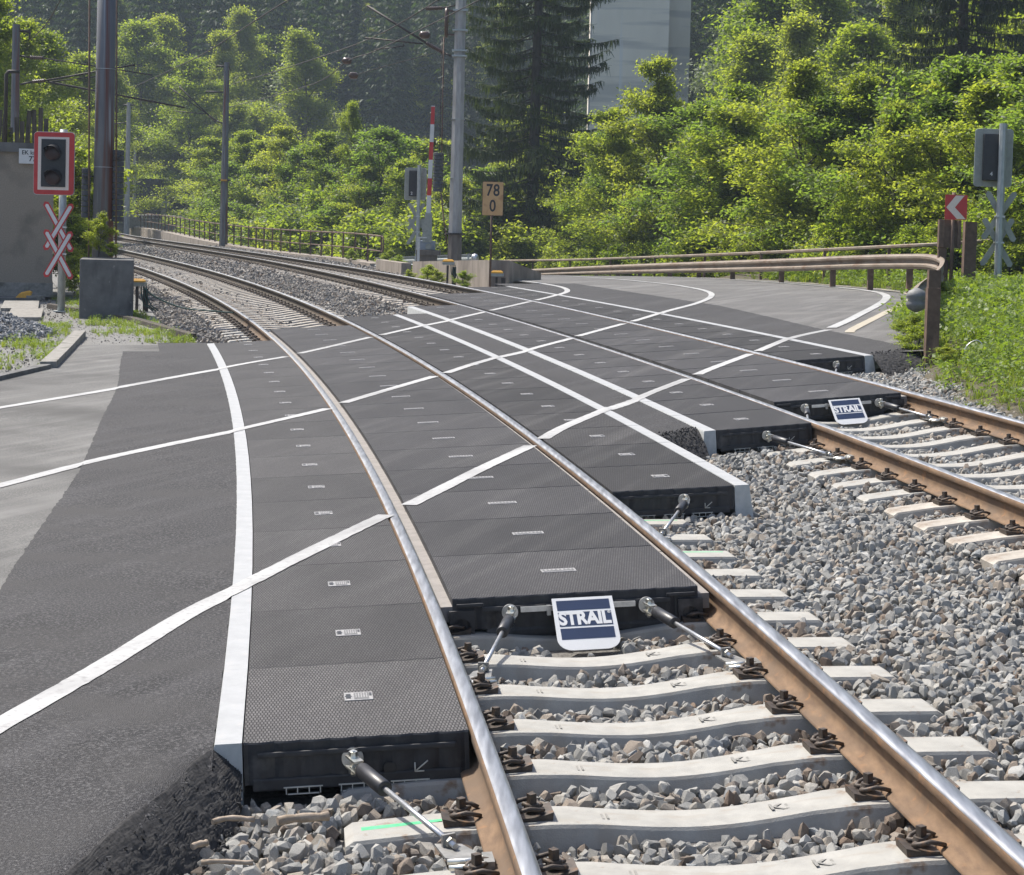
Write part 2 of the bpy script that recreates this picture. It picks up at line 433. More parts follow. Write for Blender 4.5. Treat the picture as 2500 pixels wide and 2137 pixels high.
def sheet(name, s0, s1, t0, t1, dz, m, ns, nt_, kind='structure', skirt=0.0, dzf=None, parent=None):
    """a sheet laid in track coordinates; t0, t1 may be functions of s"""
    S = np.linspace(s0, s1, ns); V = []
    for s in S:
        a = t0(s) if callable(t0) else t0; b = t1(s) if callable(t1) else t1
        t = np.linspace(a, b, nt_)
        P = spn(np.full(nt_, s), t, dz)
        if dzf is not None: P[:, 2] += dzf(np.full(nt_, s), t)
        V.append(P)
    V = np.concatenate(V)
    i = np.arange(ns - 1)[:, None] * nt_ + np.arange(nt_ - 1)[None, :]
    i = i.ravel()
    Fc = np.stack([i, i + 1, i + nt_ + 1, i + nt_], 1)
    o = link(name, npmesh(name, V, Fc, m, True), parent)
    if kind: o['kind'] = kind
    return o
def text_mesh(txt, size, m, name='lettering', bold=0.0, sx=1.0, depth=.002, spacing=1.0):
    c = bpy.data.curves.new(name, 'FONT')
    c.body = txt; c.size = size; c.align_x = 'CENTER'; c.align_y = 'CENTER'; c.offset = bold; c.extrude = depth; c.space_character = spacing
    c.resolution_u = 3
    o = bpy.data.objects.new(name, c); col.objects.link(o)
    dg = bpy.context.evaluated_depsgraph_get()
    me = bpy.data.meshes.new_from_object(o.evaluated_get(dg))
    bpy.data.objects.remove(o)
    me.name = name
    me.transform(Matrix.Diagonal((sx, 1, 1, 1)))
    me.transform(Matrix.Rotation(R(90), 4, 'X'))     # stand it up, facing -y
    me.materials.clear(); me.materials.append(m)
    return me
# ================================================================== SETTING: terrain, ballast bed, roads
def terrain():
    xs = np.concatenate([np.arange(-420, -60, 12), np.arange(-60, 60, 3), np.arange(60, 421, 12)])
    ys = np.concatenate([np.arange(-60, 0, 12), np.arange(0, 150, 3), np.arange(150, 720, 12)])
    Xg, Yg = np.meshgrid(xs, ys)
    Hh = ground_h(Xg, Yg)
    V = np.stack([Xg, Yg, Hh], -1).reshape(-1, 3)
    nx = len(xs); ny = len(ys)
    i = (np.arange(ny - 1)[:, None] * nx + np.arange(nx - 1)[None, :]).ravel()
    Fc = np.stack([i, i + 1, i + nx + 1, i + nx], 1)
    m = mixover(mat('forest_floor', (.008, .013, .006), (.018, .028, .011), .95, scale=.35, bump=.25, bscale=1.2), (.03, .045, .014), .12, .55, .66)
    o = link('terrain', npmesh('terrain', V, Fc, m, True)); o['kind'] = 'structure'
def ground_h(X, Y):
    s, t = stxy(X, Y)
    h = np.full(X.shape, -1.3)
    # right: the verge falls to the river, then the far hillside climbs
    h = h - 3.4 * np.clip((t - 15) / 12, 0, 1)
    h = h + np.clip(t - 48, 0, 55) * .78 + np.clip(t - 103, 0, 400) * .55
    # left: the bank climbs behind the hut and along the track
    h = h + np.clip((-t - 9) / 3, 0, 1) * .9 + np.clip(-t - 14, 0, 400) * .55 * np.clip((s - 20) / 40, 0, 1)
    # the valley closes ahead: the far slope stands right across
    h = np.maximum(h, (Y - 205) * .62 - 6 - np.clip(-X - 60, 0, 200) * .1)
    h = np.minimum(h, 150)
    wob = np.sin(X * .061 + 1.3) * np.cos(Y * .047) * 2.2 + np.sin(X * .13 + Y * .11) * 1.0
    return h + wob * np.clip((np.maximum(t - 40, -t - 16)) / 20, 0, 1)
terrain()
M['bed'] = mat('ballast_bed', (.09, .085, .078), (.20, .19, .175), .95, scale=26, bump=.03, bscale=24, lo=.3, hi=.7)
M['bed_far'] = mixover(mat('ballast_far', (.13, .122, .112), (.30, .28, .255), .95, scale=22, bump=.05, bscale=18, lo=.32, hi=.68), (.17, .13, .095), 1.1, .5, .7)
def shoulder(s, t):
    # falls away beyond the outer shoulders
    return -0.5 * np.clip(-t - 2.6, 0, 1.5) * (s > 26.3) - .55 * np.clip(t - 6.4, 0, 1.2) * (s > 45)
sheet('ballast_ground', -8, 17, lambda s: -2.6, lambda s: 6.6, -.275, M['bed'], 120, 50)
sheet('ballast_ground', 17, 27, lambda s: -1.9, lambda s: 6.2, -.275, M['bed'], 40, 40)
sheet('ballast_ground', 27, 170, lambda s: -4.2, lambda s: 7.4, -.275, M['bed_far'], 300, 40, dzf=shoulder)
# --- road on the near side
def rag(s, k, seed=0):      # small ragged edge
    return k * 1.6 * (mnoise.noise((s * 9.0, seed * 3.7, 0)) + .8 * mnoise.noise((s * 31.0, seed * 3.7, 5)) + .5 * mnoise.noise((s * 90.0, seed, 9)))
def low_edge(t):            # where the new asphalt breaks off towards the camera
    return 4.42 + (t + 1.72) * 3.6
def newold(s):
    return -2.99 - .015 * math.sin(s * .9) + rag(s, .009, 3)
def road_patch(name, rows, m, dz, dzf=None):
    """rows: list of (s, t0, t1)"""
    nt_ = 14; V = []
    for s, t0, t1 in rows:
        t = np.linspace(t0, t1, nt_)
        V.append(spn(np.full(nt_, s), t, dz) + np.stack([0 * t, 0 * t, 0 * t + (dzf(s, t) if dzf else 0)], -1))
    V = np.concatenate(V); ns = len(rows)
    i = (np.arange(ns - 1)[:, None] * nt_ + np.arange(nt_ - 1)[None, :]).ravel()
    Fc = np.stack([i, i + 1, i + nt_ + 1, i + nt_], 1)
    o = link(name, npmesh(name, V, Fc, m, True)); o['kind'] = 'structure'
    return o
rows = [(s, -13.5, -1.775 if s > 5.2 else -2.8) for s in np.linspace(-4, 19.9, 90)]
road_patch('old_road', rows, M['asphalt_old'], -.014)
road_patch('old_road', [(s, min(-3.92, -4.4 + (s - 19.9) * .28) + .02 * math.sin(s * 5), -1.775) for s in np.linspace(19.9, 25.9, 30)], M['asphalt_old'], -.014)
def crumble(s, t):
    # the fresh asphalt ramps down where it meets the ballast
    e = np.clip((low_edge(t) + .26 - s) / .78, 0, 1)
    return -.25 * e ** 1.25
rows = []
for s in np.linspace(-4, 24.55, 420):
    t1 = -1.772 + rag(s, .006, 1)
    if s < 4.42: t1 = min(t1, -1.70 - (4.42 - s) / 3.6 + .13 + rag(s * 2, .012, 5))
    rows.append((s, newold(s), t1))
road_patch('new_road', rows, M['asphalt_new'], -.006, crumble)
road_patch('new_road', [(s, -2.49, -1.772 + rag(s, .006, 1)) for s in np.linspace(24.55, 26.3, 30)], M['asphalt_new'], -.006)
# --- strip between the tracks
def kerb_edge_r(s): return 1.775
E_mid = 13.95
def dn(s, t):
    return -.26 * np.clip((strip_end(t) + .12 - s) / .55, 0, 1) ** 1.3
def strip_end(t): return 12.9 + (np.asarray(t) - 1.8) * 1.3
road_patch('road_strip', [(s, 1.772 - rag(s, .006, 2), D - 1.772 + rag(s, .006, 4)) for s in np.linspace(12.1, 30.6, 260)], M['asphalt_new'], -.006, dn)
# --- far side: the road swings left and runs off beside the railway
def drop(s):
    s = np.asarray(s, float); q = np.clip(s - 40, 0, None)
    return -np.where(q < 20, .00095 * q * q, .38 + .038 * (q - 20)) * (q < 70) - np.where(q >= 70, 2.28 - 0 * q, 0)
def far_d(s, t): return drop(np.full(np.shape(t), s)) if np.ndim(t) else float(drop(s))
TK = D + 1.775
def no_r(s):
    return float(np.interp(s, [18.2, 20, 22.3, 24, 30, 36, 41], [6.1, 6.72, 6.80, 6.9, 7.5, 7.62, 7.8]))
rows = []
for s in np.linspace(19.3, 120, 260):
    a = max(TK, no_r(s) - .25) if s < 39.4 else min(max(TK, no_r(39.4) - .25) , 6.9)
    b = 5.9 + (s - 17.7) * .5 + .1 if s < 32.5 else min(13.3 + (s - 32.5) * .25, 15.0)
    rows.append((s, a, b + rag(s, .03, 7)))
road_patch('far_road', rows, M['asphalt_far'], -.012, far_d)
def no_r(s):
    return float(np.interp(s, [18.2, 20, 22.3, 24, 30, 36, 41], [6.1, 6.72, 6.80, 6.9, 7.5, 7.62, 7.8]))
rows = [(s, TK - rag(s, .006, 4), min(no_r(s) + rag(s, .012, 9), 5.95 + (s - 18.0) * .42)) for s in np.linspace(18.35, 40.8, 260)]
def dn2(s, t): return far_d(s, t) - .26 * np.clip((18.95 + (t - TK) * .8 - s) / .6, 0, 1) ** 1.3
road_patch('new_road', rows, M['asphalt_new'], -.005, dn2)
# --- painted lines
def stripe(name, pts, w, m, dz=.004, dzf=None, cuts=()):
    """a strip painted along a list of (s,t)"""
    P = [Vector((a, b)) for a, b in pts]
    # resample with a smooth curve
    Q = []
    for i in range(len(P) - 1):
        p0 = P[max(i - 1, 0)]; p1 = P[i]; p2 = P[i + 1]; p3 = P[min(i + 2, len(P) - 1)]
        n = max(2, int((p2 - p1).length / .07))
        for k in range(n):
            u = k / n
            Q.append(.5 * ((2 * p1) + (p2 - p0) * u + (2 * p0 - 5 * p1 + 4 * p2 - p3) * u * u + (3 * p1 - p0 - 3 * p2 + p3) * u ** 3))
    Q.append(P[-1])
    V = []; Fc = []; ok = []
    for i, q in enumerate(Q):
        d = (Q[min(i + 1, len(Q) - 1)] - Q[max(i - 1, 0)]).normalized(); nrm = Vector((-d.y, d.x))
        e = rag(i * .07, .0035, len(Q))
        for k in (-1, -.33, .33, 1):
            c = q + nrm * (w / 2 + e) * k
            z = dz + (float(dzf(c.x, c.y)) if dzf else 0)
            V.append(sp(c.x, c.y, z))
        ok.append(not any(a < q.y < b for a, b in cuts))
    for i in range(len(Q) - 1):
        if ok[i] and ok[i + 1]:
            for k in range(3): Fc.append((4 * i + k, 4 * i + k + 1, 4 * i + k + 5, 4 * i + k + 4))
    me = bpy.data.meshes.new(name); me.from_pydata([tuple(v) for v in V], [], Fc); me.materials.append(m); me.validate()
    o = link(name, me); o['kind'] = 'structure'
    return o
G2 = .7525
def railcuts():
    out = []
    for c in (0, D):
        out += [(c - .80, c - .635), (c + .635, c + .80)]
    return out
CUT = railcuts()
LINES = {
 'near': [(-1.0, -4.45), (2.0, -3.5), (4.77, -2.62), (5.74, -2.31), (6.88, -1.97), (7.65, -1.66), (8.37, -1.36), (9.39, -.91), (9.92, -.65), (10.64, -.33), (11.56, .08), (12.71, .63), (13.05, .78), (13.86, 1.13), (15.16, 1.82), (16.32, 2.42), (17.61, 3.22), (18.58, 3.80), (20.07, 4.75), (21.67, 5.72), (22.52, 6.33), (23.2, 6.88)],
 'near2': [(23.6, 7.08), (25.2, 7.98), (26.83, 8.86), (29, 10.05), (31.27, 11.24), (33.3, 12.15), (35.3, 12.72), (38, 12.95), (46, 13.0), (60, 13.0), (90, 13.0)],
 'yel': [(22.6, 6.98), (23.3, 7.3), (26.68, 9.18), (30.3, 11.23), (32.9, 12.55), (35.5, 13.3), (38, 13.62), (48, 13.7)],
 'mid': [(6.0, -5.8), (9.0, -4.52), (11.41, -3.48), (12.53, -3.0), (13.65, -2.42), (14.83, -1.74), (16.26, -.82), (16.72, -.63), (17.89, -.03), (19.15, .64), (19.43, .8), (20.33, 1.24), (21.29, 1.77), (22.52, 2.46), (23.68, 3.2), (24.1, 3.43), (26.03, 4.62), (26.4, 4.86), (27.73, 5.62), (28.9, 6.25), (30.99, 7.40), (33.2, 8.42), (35.5, 9.2), (38.16, 9.68), (42, 9.9), (60, 10.1), (90, 10.1)],
 'far': [(9.5, -7.8), (13.5, -5.8), (16.92, -4.05), (18.9, -3.04), (21.6, -1.74), (22.9, -.84), (23.3, -.63), (24.1, -.2), (25.66, .64), (25.96, .83), (27.5, 1.7), (28.49, 2.27), (30.15, 3.2), (33.04, 4.8), (34.9, 5.76), (36.5, 6.4), (38.4, 6.83), (40.5, 7.0), (44, 7.05), (60, 7.1)],
}
def lay(s, t):
    on = (abs(t) < 1.775) or (abs(t - D) < 1.775)
    return (.005 if on else (-.009 if t < -2.98 else -.002)) + (far_d(s, t) if s > 40 else 0)
stripe('road_line', LINES['near'], .118, M['paint'], 0, lay, CUT)
stripe('road_line', LINES['near2'], .15, M['paint'], -.002, far_d)
stripe('old_road_line', LINES['yel'], .14, M['paint_old'], -.004, far_d)
stripe('road_line', LINES['mid'], .118, M['paint'], 0, lay, CUT)
stripe('road_line', LINES['far'], .118, M['paint'], 0, lay, CUT)
# --- the gravelly yard on the left, with the weeds, and the verge on the right
road_patch('gravel_yard', [(s, -16, min(-3.85, -4.3 + (s - 19.9) * .28)) for s in np.linspace(19.8, 70, 70)], M['strip_gravel'], -.05, lambda s, t: .05 * np.clip((-t - 4) / 4, 0, 1) + 0 * t)
road_patch('gravel_yard', [(s, -3.95, -2.3) for s in np.linspace(25.7, 60, 60)], M['strip_gravel'], -.03)
def verge_in(s):
    return float(np.interp(s, [8, 11, 14, 15.5, 17.6, 18.2, 20, 23.2, 27.1, 32, 36, 45], [6.2, 5.9, 5.6, 5.75, 6.2, 6.3, 7.0, 8.0, 9.8, 12.9, 13.9, 14.4]))
def verge_dz(s, t):
    e = np.asarray(t) - np.array([verge_in(a) for a in np.atleast_1d(s)])
    return np.where(np.asarray(s) < 19.5, -.27 + .30 * np.clip((e + .35) / 1.3, 0, 1), -.10 + .16 * np.clip((e + .35) / .8, 0, 1))
M['soil'] = mat('verge_soil', (.05, .042, .028), (.10, .085, .05), .95, scale=12, bump=.03, bscale=25)
sheet('verge', 2, 48, lambda s: verge_in(s) - .35, lambda s: 24, 0, M['soil'], 100, 70, dzf=lambda s, t: verge_dz(s, t))
# ================================================================== TRACK
def rail_profile():
    # 60 kg rail, half outline (x from centre, z from the running surface); mat 1 = worn head
    half = [(0, 0), (.018, -.0006), (.029, -.004), (.0345, -.011), (.036, -.02), (.0362, -.040), (.030, -.047), (.012, -.053), (.0085, -.062), (.0085, -.115), (.012, -.132), (.032, -.150), (.070, -.160), (.075, -.163), (.075, -.172)]
    return half
def rail(c, gauge_side, s0, s1, label, m_side, group):
    half = rail_profile()
    prof = [(-x, z) for x, z in half[::-1]] + half[1:]
    n = len(prof)
    S = np.concatenate([np.arange(s0, 45, .3), np.arange(45, s1, 1.0)])
    V = np.concatenate([spn(S, np.full(len(S), c + x), z) for x, z in prof])     # ring-major
    m_ = len(S); Fc = []; mi = []
    for k in range(n - 1):
        i = np.arange(m_ - 1) + k * m_
        Fc.append(np.stack([i, i + 1, i + 1 + m_, i + m_], 1))
        xa = (prof[k][0] + prof[k + 1][0]) / 2; za = (prof[k][1] + prof[k + 1][1]) / 2
        top = za > -.0075
        worn = top or (za > -.03 and xa * gauge_side > 0 and za > -.012)
        mi.append(np.full(m_ - 1, 1 if worn else 0, np.int32))
    me = npmesh('rail', V, np.concatenate(Fc), [m_side, M['railtop']], False)
    me.polygons.foreach_set('material_index', np.concatenate(mi))
    # smooth shading with sharp corners comes from the profile's own small steps
    o = link('rail', me)
    return tag(o, label, 'rail', group)
def railtop():
    m, nt, b = nodes('polished_rail_head')
    b.inputs['Metallic'].default_value = .85
    tc = nt.nodes.new('ShaderNodeTexCoord')
    n = nt.nodes.new('ShaderNodeTexNoise'); n.inputs['Scale'].default_value = 3.0; n.inputs['Detail'].default_value = 8
    mp = nt.nodes.new('ShaderNodeMapping'); mp.inputs['Scale'].default_value = (14, 1.4, 1)
    nt.links.new(tc.outputs['Object'], mp.inputs['Vector']); nt.links.new(mp.outputs['Vector'], n.inputs['Vector'])
    r = nt.nodes.new('ShaderNodeValToRGB')
    r.color_ramp.elements[0].position = .3; r.color_ramp.elements[1].position = .7
    r.color_ramp.elements[0].color = (.30, .30, .31, 1); r.color_ramp.elements[1].color = (.50, .51, .525, 1)
    nt.links.new(n.outputs['Fac'], r.inputs['Fac']); nt.links.new(r.outputs['Color'], b.inputs['Base Color'])
    mr = nt.nodes.new('ShaderNodeMapRange'); mr.inputs['To Min'].default_value = .30; mr.inputs['To Max'].default_value = .45
    nt.links.new(n.outputs['Fac'], mr.inputs['Value']); nt.links.new(mr.outputs['Result'], b.inputs['Roughness'])
    return m
M['railtop'] = railtop()
RG = 'rails of the two curved tracks'
rail(-G2, 1, -3, 170, 'left rail of the near track, its rusty outer foot bare below the black panels', M['rail_side'], RG)
rail(G2, -1, -3, 170, 'right rail of the near track, running past the open sleepers to the lower right corner', M['rail_side'], RG)
rail(D - G2, 1, -3, 170, 'left rail of the far track, beside the row of white sleeper ends', M['rail_side'], RG)
rail(D + G2, -1, -3, 170, 'right rail of the far track, outermost of all the rails', M['rail_side'], RG)
# --- sleepers with their fastenings
def sleeper_mesh(mt):
    # top surface height along the length: level under the rails, dished in the middle
    ts = [-1.30, -1.27, -1.1, -1.0, -.93, -.87, -.60, -.55, -.48, -.40, -.32, -.24, -.16, -.08, 0, .08, .16, .24, .32, .40, .48, .55, .60, .87, .93, 1.0, 1.1, 1.27, 1.30]
    def zt_(t):
        a = abs(t)
        if a > 1.27: return -.215
        if a > .95: return -.180 + (a - .95) * -.05
        if a > .60: return -.186 if a < .87 else -.182
        return -.180 - .044 * max(0.0, math.cos(math.pi * a / 1.14)) ** 1.6
    rings = []
    for t in ts:
        z = zt_(t); w = .105 if abs(t) > .4 else .095; wb = .15 if abs(t) > .4 else .13
        rings.append([(t, -wb, -.40), (t, -wb, -.32), (t, -w - .008, z - .012), (t, -w, z), (t, w, z), (t, w + .008, z - .012), (t, wb, -.32), (t, wb, -.40)])
    m = MB(); m.loft(rings, 0)
    return m.mesh('sleeper', mt)
def fastening_meshes():
    # local: rail centre at x=0, clip on the -x side, sits on z=-.186
    b = MB()
    b.prism([(-.20, -.150), (-.195, -.187), (-.076, -.187), (-.076, -.168), (-.12, -.166), (-.165, -.160)], -.062, .062)
    # spring clip: a bent bar in the shape of a flattened omega
    pts = [(-.062, .050, -.150), (-.085, .062, -.140), (-.115, .060, -.133), (-.150, .050, -.143), (-.165, .030, -.150), (-.150, .014, -.150), (-.118, .012, -.138), (-.098, 0, -.132),
           (-.118, -.012, -.138), (-.150, -.014, -.150), (-.165, -.030, -.150), (-.150, -.050, -.143), (-.115, -.060, -.133), (-.085, -.062, -.140), (-.062, -.050, -.150)]
    b.tube(pts, .0085, 8)
    c = MB()
    c.tube([(-.128, 0, -.150), (-.128, 0, -.132)], [.030, .026], 14, smooth=False)
    c.box((-.128, 0, -.114), (.026, .026, .036), rot=Matrix.Rotation(.4, 3, 'Z'))
    return b.mesh('spring_clip', M['clipsteel']), c.mesh('bolt', M['clipsteel'])
clip_me, bolt_me = fastening_meshes()
M['cast'] = mat('cast_mark', (.20, .195, .175), (.25, .24, .22), .9, scale=30)
def sleeper_proto(name, mt):
    o = link(name, sleeper_mesh(mt))
    for c, fl in ((-G2, 1), (-G2, -1), (G2, 1), (G2, -1)):
        k = link('rail_fastening', clip_me, o, Matrix.Translation((c, 0, 0)) @ (Matrix.Identity(4) if fl == 1 else Matrix.Rotation(math.pi, 4, 'Z')))
        link('bolt', bolt_me, k)
    return o
near_sl = []
p_new = sleeper_proto('concrete_sleeper', M['sleeper']); fam_new = family(p_new)
p_old = sleeper_proto('concrete_sleeper', M['sleeper_old']); fam_old = family(p_old)
used = {'n': 0, 'o': 0}
def place_sleeper(s, c, old, label, group, depth=9):
    T = frame(s, c)
    if old:
        if not used['o']:
            used['o'] = 1; p_old.matrix_world = T; o = p_old; tag(o, label, 'sleeper', group)
        else: o = copy_tree(p_old, fam_old, T, label, group, depth)
    else:
        if not used['n']:
            used['n'] = 1; p_new.matrix_world = T; o = p_new; tag(o, label, 'sleeper', group)
        else: o = copy_tree(p_new, fam_new, T, label, group, depth)
    o['category'] = 'sleeper'
    return o
random.seed(4)
foot = []          # sleeper positions for the ballast
GN = 'new white sleepers of the near track'
s = 2.1; n = 0
while s < 11.4:
    if s > 2.6:
        if s < 6.95: lab = f'clean white sleeper of the near track, {ORD[n]} up from the bottom edge'
        else: lab = f'white sleeper end right of the near track, {ORD[n - 7]} beyond the sign plate'
        o = place_sleeper(s, 0, False, lab, GN)
        n += 1
        if s < 6.5:
            for tt, tx, sz in ((.30, 'KS', .085), (-.36, '||', .06)):
                zz = -.1785 - .044 * math.cos(math.pi * abs(tt) / 1.14) ** 1.6
                me = text_mesh(tx, sz, M['cast'], 'cast_mark', .0012, 1.1, .0012)
                link('cast_mark', me, o, Matrix.Translation((tt, 0, zz)) @ Matrix.Rotation(R(-90), 4, 'X'))
        if round(s, 1) in (3.9, 4.5, 8.7, 9.9):
            left = s < 6
            a, c, wd = {3.9: (-1.24, -.95, .018), 4.5: (-1.02, -.94, .05), 8.7: (.98, 1.24, .012), 9.9: (.97, 1.22, .012)}[round(s, 1)]
            b = MB(); za = -.1795 - (abs(a) - .95) * .05; zc = -.1795 - (abs(c) - .95) * .05; y = .02 if left else .06
            b.add([(a, y - wd, za), (c, y - wd * .6, zc), (c, y + wd * .8, zc), (a, y + wd, za)], [(0, 1, 2, 3)]); b.build('spray_mark', M['green_mark'], o)
    foot.append((s, 0)); s += .6
GF = 'sleepers of the near track beyond the crossing'
s = 26.7; n = 0
while s < 95:
    near_ = n < 8
    lab = f'pale sleeper of the near track, {ORD[n]} beyond its rubber mats' if near_ else 'greyish sleeper under the shaded near track between crossing and left mast'
    place_sleeper(s, 0, not near_, lab, GF if not near_ else 'pale sleepers just beyond the near panels', 9 if s < 45 else 1)
    foot.append((s, 0)); s += .6 if s < 60 else .72; n += 1
s = 8.3; n = 0
GT = 'weathered sleepers of the far track on the right'
for k in range(5):
    place_sleeper(7.7 - .6 * k, D, True, 'old sleeper of the far track just outside the right picture edge', 'sleepers of the far track outside the picture'); foot.append((7.7 - .6 * k, D))
while s < 18.9:
    lab = f'sleeper of the far track at the right, {ORD[n]} from the picture edge'
    place_sleeper(s, D, s < 10.4, lab, GT); foot.append((s, D)); n += 1; s += .6
s = 36.2 - 3.2; n = 0
while s < 110:
    near_ = n < 14
    lab = f'sunlit sleeper of the far track, {ORD[n]} beyond its rubber mats' if near_ else 'rusty brown sleeper of the far track along the bridge railing'
    place_sleeper(s, D, True, lab, 'sleepers of the far track beyond the crossing' if not near_ else 'sunlit sleepers of the far track beyond its panels', 9 if s < 45 else 1)
    foot.append((s, D)); n += 1; s += .6 if s < 60 else .75
# ================================================================== CROSSING PANELS
def panel_mat(name, c_hi, c_lo, ang_seed):
    m, nt, b = nodes(name)
    tc = nt.nodes.new('ShaderNodeTexCoord')
    br = nt.nodes.new('ShaderNodeTexBrick')
    br.offset = .5; br.inputs['Scale'].default_value = 1.0
    br.inputs['Brick Width'].default_value = .0140; br.inputs['Row Height'].default_value = .0340
    br.inputs['Mortar Size'].default_value = .0030; br.inputs['Mortar Smooth'].default_value = .5
    br.inputs['Color1'].default_value = (1, 1, 1, 1); br.inputs['Color2'].default_value = (.72, .72, .72, 1); br.inputs['Mortar'].default_value = (0, 0, 0, 1)
    nt.links.new(tc.outputs['Object'], br.inputs['Vector'])
    n = nt.nodes.new('ShaderNodeTexNoise'); n.inputs['Scale'].default_value = 2.2; n.inputs['Detail'].default_value = 7
    oi = nt.nodes.new('ShaderNodeObjectInfo')
    ad = nt.nodes.new('ShaderNodeVectorMath'); ad.operation = 'MULTIPLY_ADD'
    ad.inputs[1].default_value = (1, .28, 1)
    nt.links.new(tc.outputs['Object'], ad.inputs[0])
    sc = nt.nodes.new('ShaderNodeVectorMath'); sc.operation = 'SCALE'; sc.inputs[0].default_value = (31, 17, 5)
    nt.links.new(oi.outputs['Random'], sc.inputs['Scale']); nt.links.new(sc.outputs['Vector'], ad.inputs[2])
    nt.links.new(ad.outputs['Vector'], n.inputs['Vector'])
    mr = nt.nodes.new('ShaderNodeMapRange'); mr.inputs['From Min'].default_value = .34; mr.inputs['From Max'].default_value = .68
    nt.links.new(n.outputs['Fac'], mr.inputs['Value'])
    dirt = nt.nodes.new('ShaderNodeMix'); dirt.data_type = 'RGBA'
    dirt.inputs['A'].default_value = rgb([c * .72 for c in c_hi]); dirt.inputs['B'].default_value = rgb(c_hi)
    nt.links.new(mr.outputs['Result'], dirt.inputs['Factor'])
    # faint streaks of dust carried along the road by tyres
    ge = nt.nodes.new('ShaderNodeNewGeometry'); mp = nt.nodes.new('ShaderNodeMapping'); mp.vector_type = 'TEXTURE'
    mp.inputs['Rotation'].default_value = (0, 0, R(68)); mp.inputs['Scale'].default_value = (3.2, .22, 1)
    n3 = nt.nodes.new('ShaderNodeTexNoise'); n3.inputs['Scale'].default_value = 1.0; n3.inputs['Detail'].default_value = 6
    nt.links.new(ge.outputs['Position'], mp.inputs['Vector']); nt.links.new(mp.outputs['Vector'], n3.inputs['Vector'])
    m3 = nt.nodes.new('ShaderNodeMapRange'); m3.inputs['From Min'].default_value = .50; m3.inputs['From Max'].default_value = .75; m3.inputs['To Max'].default_value = .65
    nt.links.new(n3.outputs['Fac'], m3.inputs['Value'])
    st_ = nt.nodes.new('ShaderNodeMix'); st_.data_type = 'RGBA'; st_.inputs['B'].default_value = (.14, .135, .13, 1)
    nt.links.new(m3.outputs['Result'], st_.inputs['Factor']); nt.links.new(dirt.outputs['Result'], st_.inputs['A'])
    dirt = st_
    mx = nt.nodes.new('ShaderNodeMix'); mx.data_type = 'RGBA'
    mx.inputs['A'].default_value = rgb(c_lo)
    nt.links.new(br.outputs['Color'], mx.inputs['Factor']); nt.links.new(dirt.outputs['Result'], mx.inputs['B'])
    tone = nt.nodes.new('ShaderNodeMapRange'); tone.inputs['To Min'].default_value = .80; tone.inputs['To Max'].default_value = 1.2
    nt.links.new(oi.outputs['Random'], tone.inputs['Value'])
    tm = nt.nodes.new('ShaderNodeMix'); tm.data_type = 'RGBA'; tm.blend_type = 'MULTIPLY'; tm.inputs['Factor'].default_value = 1
    nt.links.new(mx.outputs['Result'], tm.inputs['A']); nt.links.new(tone.outputs['Result'], tm.inputs['B'])
    nt.links.new(tm.outputs['Result'], b.inputs['Base Color'])
    b.inputs['Roughness'].default_value = .62
    b.inputs['Specular IOR Level'].default_value = .22
    bp = nt.nodes.new('ShaderNodeBump'); bp.inputs['Distance'].default_value = .0022; bp.inputs['Strength'].default_value = .8
    nt.links.new(br.outputs['Color'], bp.inputs['Height']); nt.links.new(bp.outputs['Normal'], b.inputs['Normal'])
    return m
M['panel_a'] = panel_mat('rubber_tread_dusty', (.108, .103, .100), (.0115, .0105, .011), 0)
M['panel_b'] = panel_mat('rubber_tread', (.075, .072, .0725), (.0105, .0095, .010), 1)
M['panel_c'] = panel_mat('rubber_tread_dark', (.052, .049, .0475), (.009, .008, .008), 2)
def panel_mesh(x0, x1, L, m_top, lips=()):
    """top slab with interlocking wavy ends; lips: (x0,x1,z) ledges along the rails"""
    b = MB()
    N = 52
    xs = [x0 + (x1 - x0) * k / N for k in range(N + 1)]
    def wave(x, ph):
        return .006 * (abs(((x * 9.5 + ph) % 1.0) * 2 - 1) ** 2.2 * 2 - 1)
    e0 = [(x, -L / 2 + wave(x, 0) + .001) for x in xs]
    e1 = [(x, L / 2 + wave(x, 0) - .001) for x in xs]
    rz = .007
    # top face, small chamfer, sides
    top = [(x, y + .004, 0) for x, y in e0] + [(x, y - .004, 0) for x, y in e1]
    rim = [(x, y, -rz) for x, y in e0] + [(x, y, -rz) for x, y in e1]
    bot = [(x, y, -.165) for x, y in e0] + [(x, y, -.165) for x, y in e1]
    n = N + 1
    vs = top + rim + bot; fs = []; ms = []
    for k in range(N):
        fs.append((k, k + 1, n + k + 1, n + k)); ms.append(0)
        for o_, p_ in ((0, 2 * n), (2 * n, 4 * n)):
            fs.append((o_ + k, o_ + k + 1, p_ + k + 1, p_ + k)); ms.append(1 if o_ else 2)
            fs.append((o_ + n + k, o_ + n + k + 1, p_ + n + k + 1, p_ + n + k)); ms.append(1 if o_ else 2)
    for o_, p_ in ((0, 2 * n), (2 * n, 4 * n)):
        fs.append((o_, o_ + n, p_ + n, p_)); ms.append(1)
        fs.append((o_ + n - 1, o_ + 2 * n - 1, p_ + 2 * n - 1, p_ + n - 1)); ms.append(1)
    b.v = vs; b.f = [list(f) for f in fs]; b.m = ms; b.sm = [False] * len(fs)
    for a, c, z in lips:
        b.box(((a + c) / 2, 0, (z - .12) / 2), (c - a, L - .004, .12 + z), 3)
    return b.mesh('crossing_mat', [m_top, M['rubber_face'], M['rubber_face'], M['flange']])
